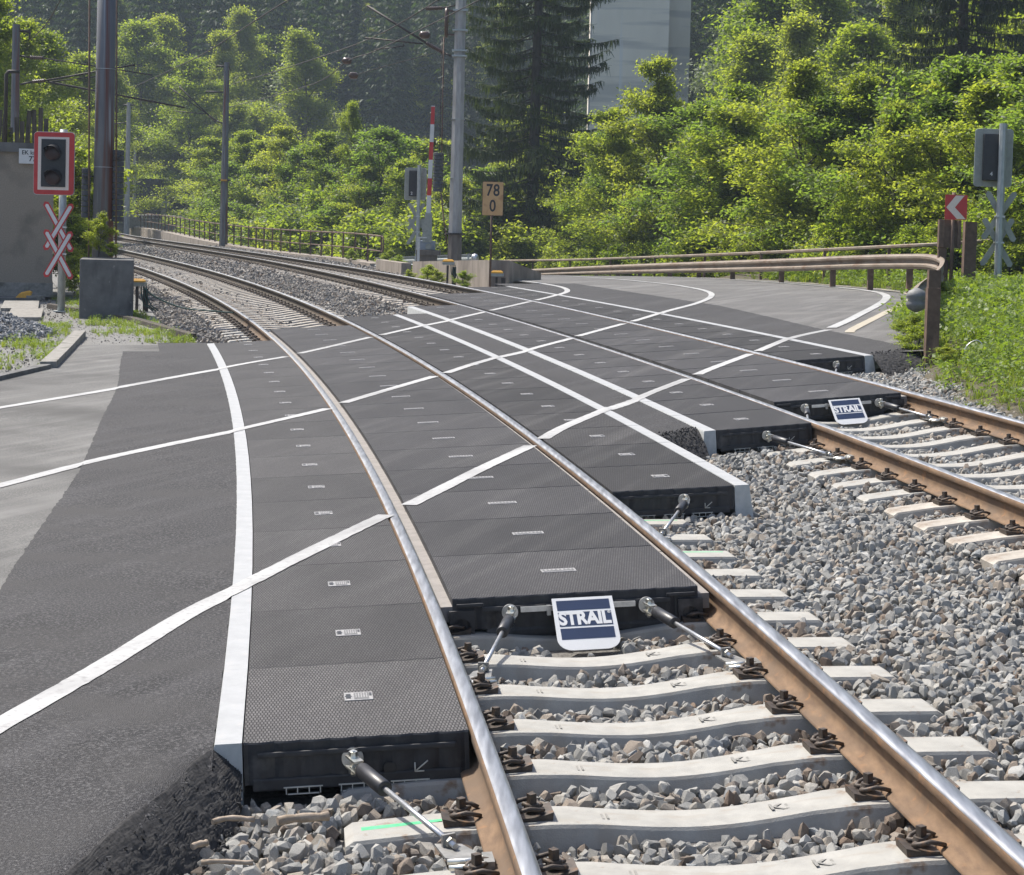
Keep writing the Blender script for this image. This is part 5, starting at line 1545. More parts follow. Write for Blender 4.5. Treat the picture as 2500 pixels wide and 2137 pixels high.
def hand_rail():
    pts = [at(1150, 640, 92), at(1240, 637, 84), at(1392, 635, 74), at(1600, 628, 62), at(1860, 617.6, 51), at(2167, 603, 44), at(2291, 597, 42.5), at(2420, 588, 42), at(2560, 578, 42)]
    o = empty('hand_rail', 'thin brown handrail on posts behind the guard rail, before the trees', 'railing', Matrix.Translation((0, 0, 0)))
    path = smooth_path(pts, 6)
    b = MB(); b.tube(path, .045, 6, smooth=False); b.build('top_rail', M['beam'], o)
    for px, yy, Y in ((1301, 636.5, 80), (1392, 635, 74), (1491, 632, 68), (1599, 628, 62), (1721, 623.5, 56.4), (1859, 617.6, 51), (2014, 611, 47), (2171, 603, 44), (2300, 596.6, 42.4), (2425, 588, 42)):
        p = at(px, yy, Y); b = MB(); b.box((p.x, p.y, p.z - .7), (.07, .07, 1.4)); b.build('post', M['brown_steel'], o)
hand_rail()
def guard_low():
    pts = [at(1990, 660, 52), at(2150, 654, 49), at(2300, 648, 47), at(2420, 640, 46), at(2560, 630, 45)]
    o = empty('guard_rail', 'lower guard rail behind the brown posts, running out at the right edge', 'guard rail', Matrix.Translation((0, 0, 0)))
    path = smooth_path(pts, 5); wbeam(path, 'beam', o, M['beam'], 1)
    for i in (0, 6, 12, 18):
        p = path[min(i, len(path) - 1)]; b = MB(); b.box((p.x + .02, p.y + .14, p.z - .6), (.12, .1, 1.2)); b.build('post', M['brown_steel'], o)
guard_low()
def guard_galv():
    pts = [at(915, 629, 72), at(1000, 626, 69), at(1100, 622, 66), at(1160, 620, 64)]
    o = empty('guard_rail', 'galvanised grey guard rail behind the wall and the mast foot', 'guard rail', Matrix.Translation((0, 0, 0)))
    path = smooth_path(pts, 6); wbeam(path, 'beam', o, M['galv_paint'], 1)
    e = path[-1]; b = MB(); rings = []
    for u in np.linspace(-1, 1, 9):
        r_ = .13 * math.sqrt(max(.02, 1 - abs(u) ** 2.6)); rings.append([(e.x + r_ * math.cos(g), e.y + r_ * math.sin(g), e.z - .15 + .155 * u) for g in np.linspace(0, 6.283, 14, endpoint=False)])
    b.loft(rings, 0, True); b.build('end_cap', M['steel'], o)
    for i in (2, 7, 12, 16):
        p = path[i]; b = MB(); b.box((p.x, p.y + .14, p.z - .5), (.13, .1, 1.0)); b.build('post', M['galv_paint'], o)
guard_galv()
def bridge_railing():
    o = empty('bridge_railing', 'rusty railing with upright posts along the far side of the tracks', 'railing', Matrix.Translation((0, 0, 0)))
    C = [(930, 645, 75), (860, 634, 79.5), (780, 625.5, 85.5), (700, 617, 92), (620, 607, 100), (540, 594, 109.5), (480, 582, 119), (430, 570.5, 128), (380, 561, 140), (330, 553, 152)]
    base = smooth_path([at(*c) for c in C], 10)
    # arc length
    acc = [0]
    for i in range(1, len(base)): acc.append(acc[-1] + (base[i] - base[i - 1]).length)
    T = acc[-1]; n = int(T / 2.15)
    def pt(u):
        i = np.searchsorted(acc, u); i = min(max(i, 1), len(base) - 1); f = (u - acc[i - 1]) / (acc[i] - acc[i - 1]); return base[i - 1].lerp(base[i], f)
    for h, r_ in ((1.09, .033), (.50, .025)):
        b = MB(); b.tube([p + Vector((0, 0, h)) for p in base[::2]], r_, 6, smooth=False); b.build('rail_bar', M['brown_steel'], o)
    for i in range(n + 1):
        p = pt(min(i * 2.15, T - .01)); b = MB(); b.box((p.x, p.y, p.z + .5), (.07, .07, 1.3)); b.build('post', M['brown_steel'], o)
    p = base[0]; b = MB(); d = (base[0] - base[3]).normalized()
    b.tube([p + Vector((0, 0, 1.09)), p + d * .22 + Vector((0, 0, 1.07)), p + d * .30 + Vector((0, 0, .95)), p + d * .30 + Vector((0, 0, .60)), p + d * .22 + Vector((0, 0, .50)), p + Vector((0, 0, .50))], .03, 6, smooth=False); b.build('end_loop', M['brown_steel'], o)
    # the concrete edge it stands on
    b = MB(); rings = []
    for k, p in enumerate(base[::3]):
        i = min(k * 3, len(base) - 1); d = base[min(i + 1, len(base) - 1)] - base[max(i - 1, 0)]; d.z = 0; d.normalize(); nr = Vector((-d.y, d.x, 0))
        rings.append([tuple(p + nr * a + Vector((0, 0, z))) for a, z in ((-.35, .02), (.45, .02), (.45, -.9), (-.35, -.9))])
    b.loft(rings, 0); b.build('edge_beam', M['wall_old'], o)
bridge_railing()
# concrete walls by the mast -------------------------------------------
def walls():
    a = sp(43.0, 6.45); c = sp(50.5, 6.15); e = sp(44.1, 7.75)
    b = MB()
    def wall(p, q, th, h0, h1, z0):
        d = (q - p); d.z = 0; d.normalize(); n = Vector((-d.y, d.x, 0))
        r0 = [tuple(p + n * k + Vector((0, 0, z))) for k, z in ((-th, z0), (th, z0), (th, h0), (-th, h0))]
        r1 = [tuple(q + n * k + Vector((0, 0, z))) for k, z in ((-th, z0), (th, z0), (th, h1), (-th, h1))]
        b.loft([r0, r1], 0)
    wall(a, c, .16, .49, .25, -.8)
    o = b.build('concrete_wall', M['wall_old']); tag(o, 'low stained concrete wall in front of the tall grey mast', 'wall')
    b = MB(); wall(a + Vector((.16, -.05, 0)), e, .17, .49, .14, -.8); k = b.build('wing', M['wall_old'], o)
    b = MB(); p = sp(53.5, 6.5); q_ = sp(57.5, 6.6); wall(p, q_, .15, .13, .14, -.8); o = b.build('concrete_wall', M['wall_old']); tag(o, 'short piece of low wall left of the barrier base, weeds before it', 'wall')
walls()
def trackside_box(P, label, h=.32, yellow_big=True, pipe=True):
    o = empty('track_box', label, 'track box', Matrix.Translation(P))
    b = MB(); b.box((0, 0, h / 2 - .15), (.05, .06, h + .3)); b.box((.16, .05, h / 2 - .15), (.10, .05, h * .8 + .3)); b.build('post', M['dark_steel'], o)
    b = MB(); b.box((.02, 0, h + .05), (.30, .22, .07)); b.build('box', M['grey_back'], o, bevel=.01)
    b = MB(); b.loft([[(-.13, -.10, h + .086), (.15, -.10, h + .086), (.15, .10, h + .086), (-.13, .10, h + .086)], [(-.13, -.10, h + .115), (.15, -.10, h + .115), (.15, .10, h + .115), (-.13, .10, h + .115)], [(-.09, -.07, h + .15), (.11, -.07, h + .15), (.11, .07, h + .15), (-.09, .07, h + .15)]]); b.build('cover', M['yellow'], o)
    if pipe:
        for k in range(3):
            b = MB(); x = .08 + .05 * k; b.tube([(x, 0, h + .02), (x + .01, -.02, h * .6), (x + .06 + .02 * k, -.04, .05), (x + .25, -.05, -.06)], .012, 6); b.build('hose', M['cable'], o)
    return o
P = at(334, 750, 37.2); o = trackside_box(P, 'yellow topped track box beside the concrete block, green hoses below', .40)
b = MB(); b.tube(smooth_path([P + Vector((.12, -.02, .40)), P + Vector((.35, -.05, .22)), P + Vector((.9, -.15, .02)), P + Vector((1.6, -.25, -.03)), P + Vector((2.1, -.2, -.06))], 6), .014, 6)
k = b.build('cable', M['cable']); tag(k, 'dark green cable trailing over the ballast from the yellow track box', 'cable')
trackside_box(at(1092, 688, 47), 'small yellow topped track box with dark legs against the concrete wall', .40, pipe=True)
trackside_box(at(1212, 695, 45.2), 'low rusty track box at the sloping end of the concrete wall', .18, pipe=False)
# masts ---------------------------------------------------------------
def taper(name, P, h, r0, r1, n, m, parent, z0=0, rot=0):
    b = MB(); rings = []
    for z, r_ in ((z0, r0), (h, r1)):
        rings.append([(r_ * math.cos(g + rot), r_ * math.sin(g + rot), z) for g in np.linspace(0, 2 * math.pi, n, endpoint=False)])
    b.loft(rings, 0, n > 8); return b.build(name, m, parent)
def insulator(b, p, q, m=0):
    p = Vector(p); q = Vector(q); d = q - p; n = max(4, int(d.length / .055))
    pts = []; rs = []
    for i in range(n * 2 + 1):
        pts.append(p + d * (i / (2 * n))); rs.append(.07 if i % 2 else .035)
    b.tube(pts, rs, 10, m)
def left_mast():
    q = Px(250, 632, 36.4); k = q.k
    o = empty('mast', 'thick blue grey overhead line mast with rust streaks, standing behind the concrete block', 'mast', Matrix.Translation(q.P), 'overhead line masts')
    taper('pole', q.P, 7.2, .205, .165, 16, M['mast_blue'], o, -1.2)
    b = MB()
    for yy in (171, 409): b.tube([(.187 * math.cos(g), .187 * math.sin(g), q(0, yy)[1]) for g in np.linspace(0, 6.283, 17)], .006, 4, caps=False)
    b.build('strap', M['steel'], o)
    # rods and tension weights
    for sx, xr, xt, w0, w1, wx in ((-1, 222, 229, 412, 540, 213), (1, 288, 294.5, 366, 546, 291)):
        t = empty('tension_weight', 'column of dark weight discs on a rod left of the blue grey mast' if sx < 0 else 'taller column of dark weight discs on a rod right of the blue grey mast', 'tension weight', Matrix.Translation(q.P + Vector((0, -.05, 0))), 'hanging tension weights')
        b = MB(); x0, _ = q(xr, 640); x1, z1 = q(xt, 0); b.tube([(x0, -.14, -.10), (x1, -.14, z1 + 1)], .018, 6); b.build('rod', M['brown_steel'], t)
        a, zt_ = q(wx, w0); _, zb = q(wx, w1); n = int((zt_ - zb) / .105); rad = .085 if sx < 0 else .115
        for i in range(n):
            z = zt_ - .105 * (i + .5)
            b = MB(); b.tube([(a, .06, z - .049), (a, .06, z - .042), (a, .06, z + .042), (a, .06, z + .049)], [rad * .93, rad, rad, rad * .93], 16, smooth=False); b.build('weight_disc', M['weight'], t)
        b = MB(); zz = q(0, w0 + 20)[1]; b.box(((a + x0) / 2, -.04, zz), (abs(a - x0) + .06, .2, .03)); b.build('guide', M['dark_steel'], t)
left_mast()
def block():
    q = Px(262, 772, 34.6); x0, z1 = q(198, 634); x1, _ = q(327, 634)
    b = MB(); b.box(((x0 + x1) / 2, .75, z1 / 2 - .2), (x1 - x0, 1.5, z1 + .4))
    o = b.build('concrete_block', M['blockc'], None, bevel=.02); o.matrix_world = q.M() @ Matrix.Rotation(R(11), 4, 'Z'); tag(o, 'dark weathered concrete foundation block at the foot of the left mast', 'concrete block')
block()
def cantilever(o, tubes, insul, extra=()):
    for a, c, r_ in tubes:
        b = MB(); b.tube([a, c], r_, 8); b.build('arm', M['dark_steel'], o)
    for a, c in insul:
        b = MB(); insulator(b, a, c); b.build('insulator', M['insul'], o)
def centre_mast():
    Y = 58.5; q = Px(1109, 650, Y)
    o = empty('mast', 'tall pale grey octagonal mast beside the raised barrier, with a pulley and arms', 'mast', Matrix.Translation(q.P), 'overhead line masts')
    taper('pole', q.P, 9.2, .215, .165, 8, M['mast_conc'], o, q(0, 570)[1], R(22.5))
    taper('foot', q.P, q(0, 572)[1], .235, .225, 8, M['mast_dark'], o, -.9, R(22.5))
    b = MB(); b.slab([(.31 * math.cos(g), .31 * math.sin(g)) for g in np.linspace(0, 6.283, 12, endpoint=False)], q(0, 573)[1], q(0, 569)[1]); b.build('collar', M['dark_steel'], o)
    b = MB()
    for yy in (30, 78, 127, 140): b.box((.0, 0, q(0, yy)[1]), (.46, .44, .05))
    for yy in (293, 436): b.box((.0, 0, q(0, yy)[1]), (.405, .40, .012))
    b.build('band', M['galv_paint'], o)
    def p3(x, y, dy=0): a, z = q(x, y); return Vector((a, dy, z))
    cantilever(o, [(p3(1106, 141), p3(1086, 134), .03), (p3(1041, 110), p3(895, 19, .6), .035), (p3(890, 97, .6), p3(1034, 112, .1), .024), (p3(913, 125, .6), p3(986, 117, .3), .016), (p3(986, 117, .3), p3(986, 109, .3), .014), (p3(1116, 17), p3(1081, 25), .022)],
               [(p3(1086, 134), p3(1041, 110, .05)), (p3(1081, 25), p3(1041, 27, .05))])
    # pulley
    b = MB(); c = p3(1091, 60, 0); b.tube([c + Vector((.0, .26 * math.cos(g), .42 * math.sin(g))) for g in np.linspace(0, 6.283, 20, endpoint=False)], .05, 6, closed=True); b.box(c + Vector((.0, 0, 0)), (.08, .1, .8)); b.box(c + Vector((.12, 0, .36)), (.3, .08, .06)); b.box(c + Vector((.12, 0, -.36)), (.3, .08, .06)); b.build('pulley', M['insul'], o)
    t = empty('tension_weight', 'column of dark weight discs hanging left of the pale octagonal mast', 'tension weight', Matrix.Translation(q.P), 'hanging tension weights')
    b = MB(); b.tube([p3(1085, 95, -.1), p3(1079, 375, -.1)], .020, 6); b.tube([p3(1077, 470, -.1), p3(1084, 540, -.05), p3(1092, 600, 0)], .022, 6); b.build('rod', M['brown_steel'], t)
    b = MB(); b.tube([p3(1080, 100, -.02), p3(1074, 375, -.02)], .012, 5); b.build('cable', M['dark_steel'], t)
    a, z1 = q(1071.5, 375); _, z0 = q(1071.5, 470); n = 11; hh = (z1 - z0) / n
    for i in range(n):
        z = z1 - hh * (i + .5); b = MB(); b.tube([(a, 0, z - hh * .46), (a, 0, z - hh * .38), (a, 0, z + hh * .38), (a, 0, z + hh * .46)], [.142, .158, .158, .142], 16, smooth=False); b.build('weight_disc', M['weight'], t)
centre_mast()
def far_mast(bx, by, Y, top, r0, r1, label, m, arms=(), ins=(), band=None):
    q = Px(bx, by, Y)
    o = empty('mast', label, 'mast', Matrix.Translation(q.P), 'overhead line masts')
    taper('pole', q.P, q(0, top)[1], r0, r1, 8, m, o, -.8, R(22.5))
    def p3(x, y, dy=0): a, z = q(x, y); return Vector((a, dy, z))
    if arms: cantilever(o, [(p3(*a), p3(*c), r_) for a, c, r_ in arms], [(p3(*a), p3(*c)) for a, c in ins])
    if band: b = MB(); b.box((0, 0, q(0, band)[1]), (.62, .44, .09)); b.box((0, -.01, q(0, band)[1]), (.36, .46, .095), 1); b.build('band', [M['black'], M['yellow']], o)
far_mast(545, 598, 106, 155, .24, .15, 'slim grey mast with a yellow band rising from the bridge railing', M['mast_blue'],
         [((546, 303), (530, 297), .04), ((513, 285), (440, 216), .04), ((506, 280), (422, 222), .03), ((427, 276), (505, 281), .03), ((532, 164), (560, 164), .05), ((505, 227), (549, 227), .05)], [((530, 297), (513, 285))], 441)
far_mast(309, 567, 136, 252, .22, .14, 'sunlit brownish mast right of the blue grey mast, far along the track', M['mast_conc'],
         [((305, 258), (332, 258), .06), ((278, 305), (318, 300), .05)])
far_mast(327, 524, 172, 350, .17, .11, 'small pale distant mast in front of the dark retaining wall', M['mast_conc'])
far_mast(467, 545, 172, 470, .15, .13, 'short pale distant pole right of the dark retaining wall', M['mast_conc'])
far_mast(36, 330, 62, 62, .145, .12, 'blue grey mast rising behind the hut roof at the left edge', M['mast_blue'],
         [((51, 207), (80, 200), .035), ((112, 196), (330, 152), .03), ((51, 138), (75, 141), .03), ((108, 142), (330, 160, 3), .02), ((118, 199), (397, 236, 4), .035), ((36, 76), (76, 79), .05), ((76, 79), (75, 98), .03), ((112, 200), (220, 178, 1), .02)], [((80, 200), (112, 196)), ((75, 141), (108, 142))])
def pale_marker():
    q = Px(399, 526, 165); b = MB(); b.box((0, 0, .5), (.42, .1, 1.5)); o = b.build('marker_post', M['mast_conc']); o.matrix_world = q.M() @ Matrix.Rotation(R(6), 4, 'Y'); tag(o, 'leaning pale marker board on the far road below the dark wall', 'marker')
pale_marker()
# wires -----------------------------------------------------------------
def wire(pts, r_, label, sag=0):
    P = smooth_path([at(*p) for p in pts], 6) if len(pts) > 2 else [at(*p) for p in pts]
    b = MB(); b.tube(P, r_, 5); o = b.build('overhead_wire', M['dark_steel']); tag(o, label, 'wire', 'overhead wires')
wire([(1075, -3, 52), (903, 95, 59), (700, 166, 74), (560, 208, 92)], .016, 'upper catenary wire running left from the arm of the centre mast')
wire([(1180, -5, 50), (1056, 58, 54), (913, 126, 59.5), (849, 149, 64), (761, 207, 72), (560, 262, 92)], .016, 'contact wire held by the steady arm of the centre mast')
wire([(720, -5, 44), (674, 18, 47), (508, 125, 62), (430, 165, 72), (322, 215, 92)], .016, 'thin wire crossing the upper left from the top edge to the far masts')
wire([(150, -4, 46), (112, 60, 54), (75, 98, 62)], .016, 'wire running down to the mast behind the hut at the left edge')
wire([(862, 185, 64), (930, 165, 62), (1060, 130, 59)], .010, 'thin lower wire with a dark insulator below the centre mast arm')
def bead(px, py, Y, label):
    p = at(px, py, Y); b = MB(); b.tube([p + Vector((-.16, 0, -.03)), p + Vector((-.1, 0, 0)), p + Vector((.1, 0, 0)), p + Vector((.16, 0, .03))], [.03, .11, .11, .03], 10); o = b.build('wire_insulator', M['insul']); tag(o, label, 'insulator', 'brown insulators on the wires')
bead(847, 149, 64, 'dark oval insulator on the contact wire'); bead(863, 185, 64, 'dark oval insulator on the lowest wire'); bead(1037, 86, 55, 'small dark insulator on the wire near the pulley')
# hut -------------------------------------------------------------------
def hut():
    Y = 41.5; q = Px(127, 722, Y); H_ = q(0, 366)[1]
    HM = q.M() @ Matrix.Rotation(R(14), 4, 'Z')
    o = empty('hut', 'flat roofed grey rendered hut cut off by the left edge', 'hut', HM)
    b = MB(); b.box((-3.0, 2.0, H_ / 2), (6.0, 4.0, H_)); b.build('wall', M['render'], o)
    b = MB(); b.box((-2.98, 1.98, H_ + .02), (6.12, 4.16, .20)); b.build('roof', M['blockc'], o)
    b = MB(); b.box((-3.0, 1.97, .12), (6.03, 4.06, .30)); b.build('plinth', M['concrete'], o)
    b = MB(); a, z = q(110, 738); b.box((a - 2.2, -.5, -.12), (4.4, .9, .20)); k = b.build('step', M['blockc'], None); k.matrix_world = HM; tag(k, 'dark concrete step slab along the front of the hut', 'step')
    a, z1 = q(53.5, 366.5); c, z0 = q(100, 402.5)
    s_ = empty('name_plate', 'white plate with black EK km 77 lettering on the hut wall', 'sign', HM)
    b = MB(); b.box(((a + c) / 2, -.10, (z0 + z1) / 2), (c - a, .012, z1 - z0)); b.build('plate', M['white_board'], s_)
    b = MB(); b.box(((a + c) / 2, -.05, (z0 + z1) / 2), (.04, .09, .04)); b.build('bracket', M['dark_steel'], s_)
    link('lettering', text_mesh('EK km', .125, M['black'], 'lettering', .002, 1, .001), s_, Matrix.Translation((a + .225, -.1085, z1 - .085)))
    link('lettering', text_mesh('77,9', .155, M['black'], 'lettering', .003, 1, .001), s_, Matrix.Translation((a + .34, -.1085, z0 + .10)))
    p = at(78, 735, 40.6)
    b = MB(); b.box((0, 0, .04), (.32, .2, .09)); k = b.build('loose_brick', M['concrete'], None, bevel=.01); k.matrix_world = Matrix.Translation(p + Vector((.06, 0, .03))); tag(k, 'grey brick lying on the hut step', 'brick')
    b = MB(); b.loft([[(-.18, -.06, 0), (.12, -.06, .0), (.12, .06, 0), (-.18, .06, 0)], [(-.10, -.05, .09), (.16, -.05, .13), (.16, .05, .13), (-.10, .05, .09)], [(-.06, -.03, .12), (.1, -.03, .16), (.1, .03, .16), (-.06, .03, .12)]]); k = b.build('plastic_cover', M['yellow']); k.matrix_world = Matrix.Translation(p + Vector((-.16, 0, .06))); tag(k, 'yellow plastic cover lying on the hut step', 'cover')
    # planks and old posts on the bank above the roof
    rr = random.Random(3)
    f = empty('plank_fence', 'dark broken plank fence above the hut roof', 'fence', Matrix.Translation(at(10, 362, 49)))
    b = MB()
    for i in range(16):
        x = -1.2 + i * .15; b.box((x + rr.uniform(-.03, .03), 0, .18 + rr.uniform(-.12, .22)), (.11, .04, 1.0 + rr.uniform(-.2, .4)), rot=Matrix.Rotation(rr.uniform(-.06, .06), 3, 'Y'))
    b.build('plank', M['bark'], f)
    b = MB(); b.tube([(.10, -.2, -.6), (.10, -.2, 1.75), (.16, -.2, 1.82), (.42, -.2, 1.82)], .045, 8); k = b.build('vent_pipe', M['dark_steel']); k.matrix_world = Matrix.Translation(at(8, 362, 46)); tag(k, 'thin dark bent pipe above the hut roof at the left edge', 'pipe')
hut()
# slabs, old kerb, edging -------------------------------------------------
def ground_prism(name, st_pts, h, z0, m, label, cat):
    P = [sp(a, c) for a, c in st_pts]; b = MB(); n = len(P)
    vs = [tuple(p + Vector((0, 0, z0))) for p in P] + [tuple(p + Vector((0, 0, z0 + h))) for p in P]
    b.add(vs, [tuple(range(n))[::-1], tuple(range(n, 2 * n))] + [(i, (i + 1) % n, n + (i + 1) % n, n + i) for i in range(n)])
    o = b.build(name, m, None, bevel=.008); return tag(o, label, cat)
ground_prism('kerb_stone', [(21.75, -3.98), (21.8, -3.78), (24.8, -3.68), (27.9, -3.56), (27.9, -3.74), (24.8, -3.87)], .17, -.10, M['concrete'], 'worn concrete kerb stone between the weeds and the old asphalt at left', 'kerb stone')
ground_prism('kerb_stone', [(19.55, -4.45), (19.75, -4.50), (21.85, -3.96), (21.7, -3.84)], .14, -.10, M['blockc'], 'mossy low kerb stone continuing to the left picture edge', 'kerb stone')
ground_prism('paving_slab', [(32.2, -4.95), (35.2, -4.95), (35.2, -4.35), (32.2, -4.35)], .09, -.06, M['concrete'], 'pale concrete paving slab in front of the hut', 'paving slab')
ground_prism('paving_slab', [(35.25, -5.15), (38.2, -5.15), (38.2, -4.45), (35.25, -4.45)], .09, -.06, M['concrete'], 'pale paving slab next to the hut step', 'paving slab')
ground_prism('edging_board', [(36.6, -4.3), (36.7, -4.2), (32.0, -2.7), (27.6, -1.86), (27.5, -1.98), (31.9, -2.82)], .12, -.07, M['bark'], 'dark timber edging in the weeds below the concrete block', 'edging')
# dead wood on the ballast --------------------------------------------------
def stick(px, py, L, ang, r_, label, bend=0.0):
    d0 = ray(px, py); lo = -.20
    s = None
    P = Vector((0, 0, CH)) + d0 * ((CH + .18) / -d0.z)
    d = Vector((math.cos(ang), math.sin(ang), 0))
    pts = [P + d * (L * (u - .5)) + Vector((-d.y, d.x, 0)) * bend * math.sin(u * 3.14) + Vector((0, 0, .003 * math.sin(u * 5))) for u in np.linspace(0, 1, 7)]
    b = MB(); b.tube(pts, [r_ * (1 + .12 * math.sin(i * 2.3)) for i in range(7)], 9); o = b.build('stick', M['wood']); tag(o, label, 'stick', 'dead sticks on the ballast')
stick(570, 2003, .15, .35, .010, 'curved thin stick on the stones left of the clamp', .02)
stick(740, 1998, .19, .45, .016, 'thickest piece of a broken branch on the ballast')
stick(487, 2062, .07, 1.0, .011, 'short stub of wood at the edge of the asphalt crumbs')
stick(555, 2105, .17, .12, .008, 'pale flat splinter near the bottom edge')
def wire_loop():
    p = at(2365, 902, 22.5); p.z = p.z + .0
    b = MB(); b.tube(smooth_path([p + Vector(v) for v in ((-.25, .3, -.05), (-.1, .05, .02), (.08, -.02, .12), (.16, .05, .28), (.10, .1, .34), (-.02, .08, .26), (-.03, .05, .1), (.05, .0, .02))], 6), .006, 5); o = b.build('cable_loop', M['steel']); tag(o, 'loop of loose pale cable in the grass by the verge', 'cable')
wire_loop()
# bridge pier and far walls --------------------------------------------------
def pier():
    Y = 165; q = Px(1560, 620, Y)
    o = empty('bridge_pier', 'huge pale concrete viaduct pier rising behind the trees', 'bridge pier', q.M())
    x0, _ = q(1446, 0); x1, _ = q(1633, 0); x2, _ = q(1690, 0)
    b = MB(); b.box(((x0 + x1) / 2, 3, 14), (x1 - x0, 6, 44)); b.build('shaft', M['pier'], o)
    b = MB(); b.box(((x1 + x2) / 2 + .0, 4.6, 14), (x2 - x1 + .02, 5, 44)); b.build('rear_shaft', M['pier'], o)
    b = MB(); b.box((x0 - .06, .25, 14), (.11, .5, 44)); b.build('painted_sun_edge', M['kerb_white'], o)  # white strip added to paint in the sunlight on the shaft's left side
pier()
def retaining():
    o = empty('retaining_wall', 'dark overgrown retaining wall far behind the left masts', 'wall', Matrix.Translation((0, 0, 0)))
    P = [at(318, 548, 178), at(400, 545, 188), at(500, 540, 200)]
    b = MB()
    for i in range(2):
        p, q_ = P[i], P[i + 1]; d = (q_ - p).normalized(); n = Vector((-d.y, d.x, 0))
        b.loft([[tuple(p + n * k + Vector((0, 0, z))) for k, z in ((-.4, -2), (.6, -2), (.9, 4.3), (.3, 4.3))], [tuple(q_ + n * k + Vector((0, 0, z))) for k, z in ((-.4, -2), (.6, -2), (.9, 4.3), (.3, 4.3))]])
    b.build('wall', mat('dark_wall', (.03, .03, .028), (.07, .066, .058), .95, scale=1.5, bump=.1, bscale=3), o)
    b = MB()
    pts = [at(316, 526, 150), at(400, 527, 156), at(490, 533, 160)]
    g = empty('road_parapet', 'pale parapet rail of the far road below the dark wall', 'railing', Matrix.Translation((0, 0, 0)))
    b.tube(smooth_path(pts, 5), .06, 5); b.build('rail_bar', M['mast_conc'], g)
    b = MB()
    for p in smooth_path(pts, 7): b.box((p.x, p.y, p.z - .5), (.08, .08, 1.0))
    b.build('baluster', M['mast_conc'], g)
    b = MB(); A = [at(316, 548, 149), at(400, 552, 154), at(490, 558, 158)]
    b.loft([[tuple(p + Vector((0, k, z))) for k, z in ((0, -.3), (.5, -.3), (.5, .55), (0, .55))] for p in A]); b.build('parapet_wall', M['concrete'], g)
retaining()
# ================================================================== PLANTING
rnd = random.Random(77)
def put(kind, i, px, Y, ytop, label, cat, name, group, wide=1.0, zb=None, Hmin=1.0):
    """plant so that it stands on the ground at column px, depth Y, and reaches the height seen at ytop"""
    d = ray(px, hor(px)); x = d.x / d.y * Y
    zg = gz(x, Y) if zb is None else zb
    top = CH + (hor(px) - ytop) / F * Y
    H = max(Hmin, top - zg)
    return plant(kind, i, Vector((x, Y, zg)), H, label, cat, name, group, rnd.uniform(0, 6.28), wide * rnd.uniform(.85, 1.15))
plant('spruce', 0, at(1295, 640, 95) - Vector((0, 0, 1.6)), 32, 'tall dark spruce with drooping twigs right of the centre mast', 'spruce', 'spruce_tree', 'near spruces', 0.6, 1.08)
plant('spruce', 0, at(2335, 560, 78) - Vector((0, 0, 2.0)), 27, 'spruce at the upper right, only its hanging lower branches showing', 'spruce', 'spruce_tree', 'near spruces', 2.2, 1.15)
# right hand thicket behind the guard rail
GR = 'young leafy trees behind the guard rail'
FR = [(1395, 70, 430, 0), (1455, 66, 370, 3), (1503, 64, 300, 1), (1557, 60, 255, 3), (1605, 60, 205, 0), (1662, 59, 125, 3), (1735, 58, 230, 1), (1800, 56, 190, 2), (1880, 55, 240, 3), (1950, 54, 140, 0), (2030, 53, 215, 1), (2100, 52, 165, 2), (2180, 51, 240, 0), (2250, 51, 180, 3), (2330, 50, 120, 1), (2410, 49, 190, 0), (2480, 47, 120, 2), (2560, 46, 90, 1)]
def YR(px): return float(np.interp(px, [380, 430, 480, 540, 620, 700, 780, 930, 1300], [140, 128, 119, 109.5, 100, 92, 85.5, 75, 70]))
def OB(px): return float(np.interp(px, [1240, 1700, 2000, 2300, 2600], [20, 15, 10, 8, 7]))
def YB(px): return float(np.interp(px, [1240, 1300, 1450, 1600, 1900, 2080, 2200, 2300, 2600], [86, 78, 67, 58, 46.5, 42, 39.5, 38.5, 38]))
for n, (px, Y, yt, i) in enumerate(FR):
    Y = YB(px) + OB(px) + (n % 3) * 2.0
    put('young', i, px, Y, yt, f'{["young leafy tree", "fresh green tree", "slender leafy tree", "bushy young tree"][i]} in the front row behind the guard rail, {ORD[n]} from the spruce', 'tree', 'young_tree', GR, .72 if px == 1662 else (1.0 if 1480 < px < 1650 else 1.12), -1.6)
n = 0
for px in range(1340, 2560, 88):
    p = px + rnd.uniform(-22, 22); Y = YB(p) + OB(p) + 5 + rnd.uniform(0, 9)
    put('young', n, p, Y, 300 + rnd.uniform(-60, 120), 'leafy understorey tree filling the thicket behind the guard rail', 'tree', 'young_tree', 'understorey trees of the right thicket', 1.25, -2.0); n += 1
for px in range(1260, 2560, 52):
    p = px + rnd.uniform(-18, 18); Y = YB(p) + OB(p) * .62 + rnd.uniform(0, 3)
    put('bush', n, p, float(Y), np.interp(px, [1250, 1600, 2200, 2500], [590, 570, 560, 520]) + rnd.uniform(-50, 30), 'low leafy bush at the foot of the thicket behind the guard rail', 'bush', 'bush', 'bushes behind the guard rail', 1.05, float(np.interp(px, [1250, 1600, 1900, 2200, 2500], [-1.6, -.9, -.2, .2, .4])), 1.2); n += 1
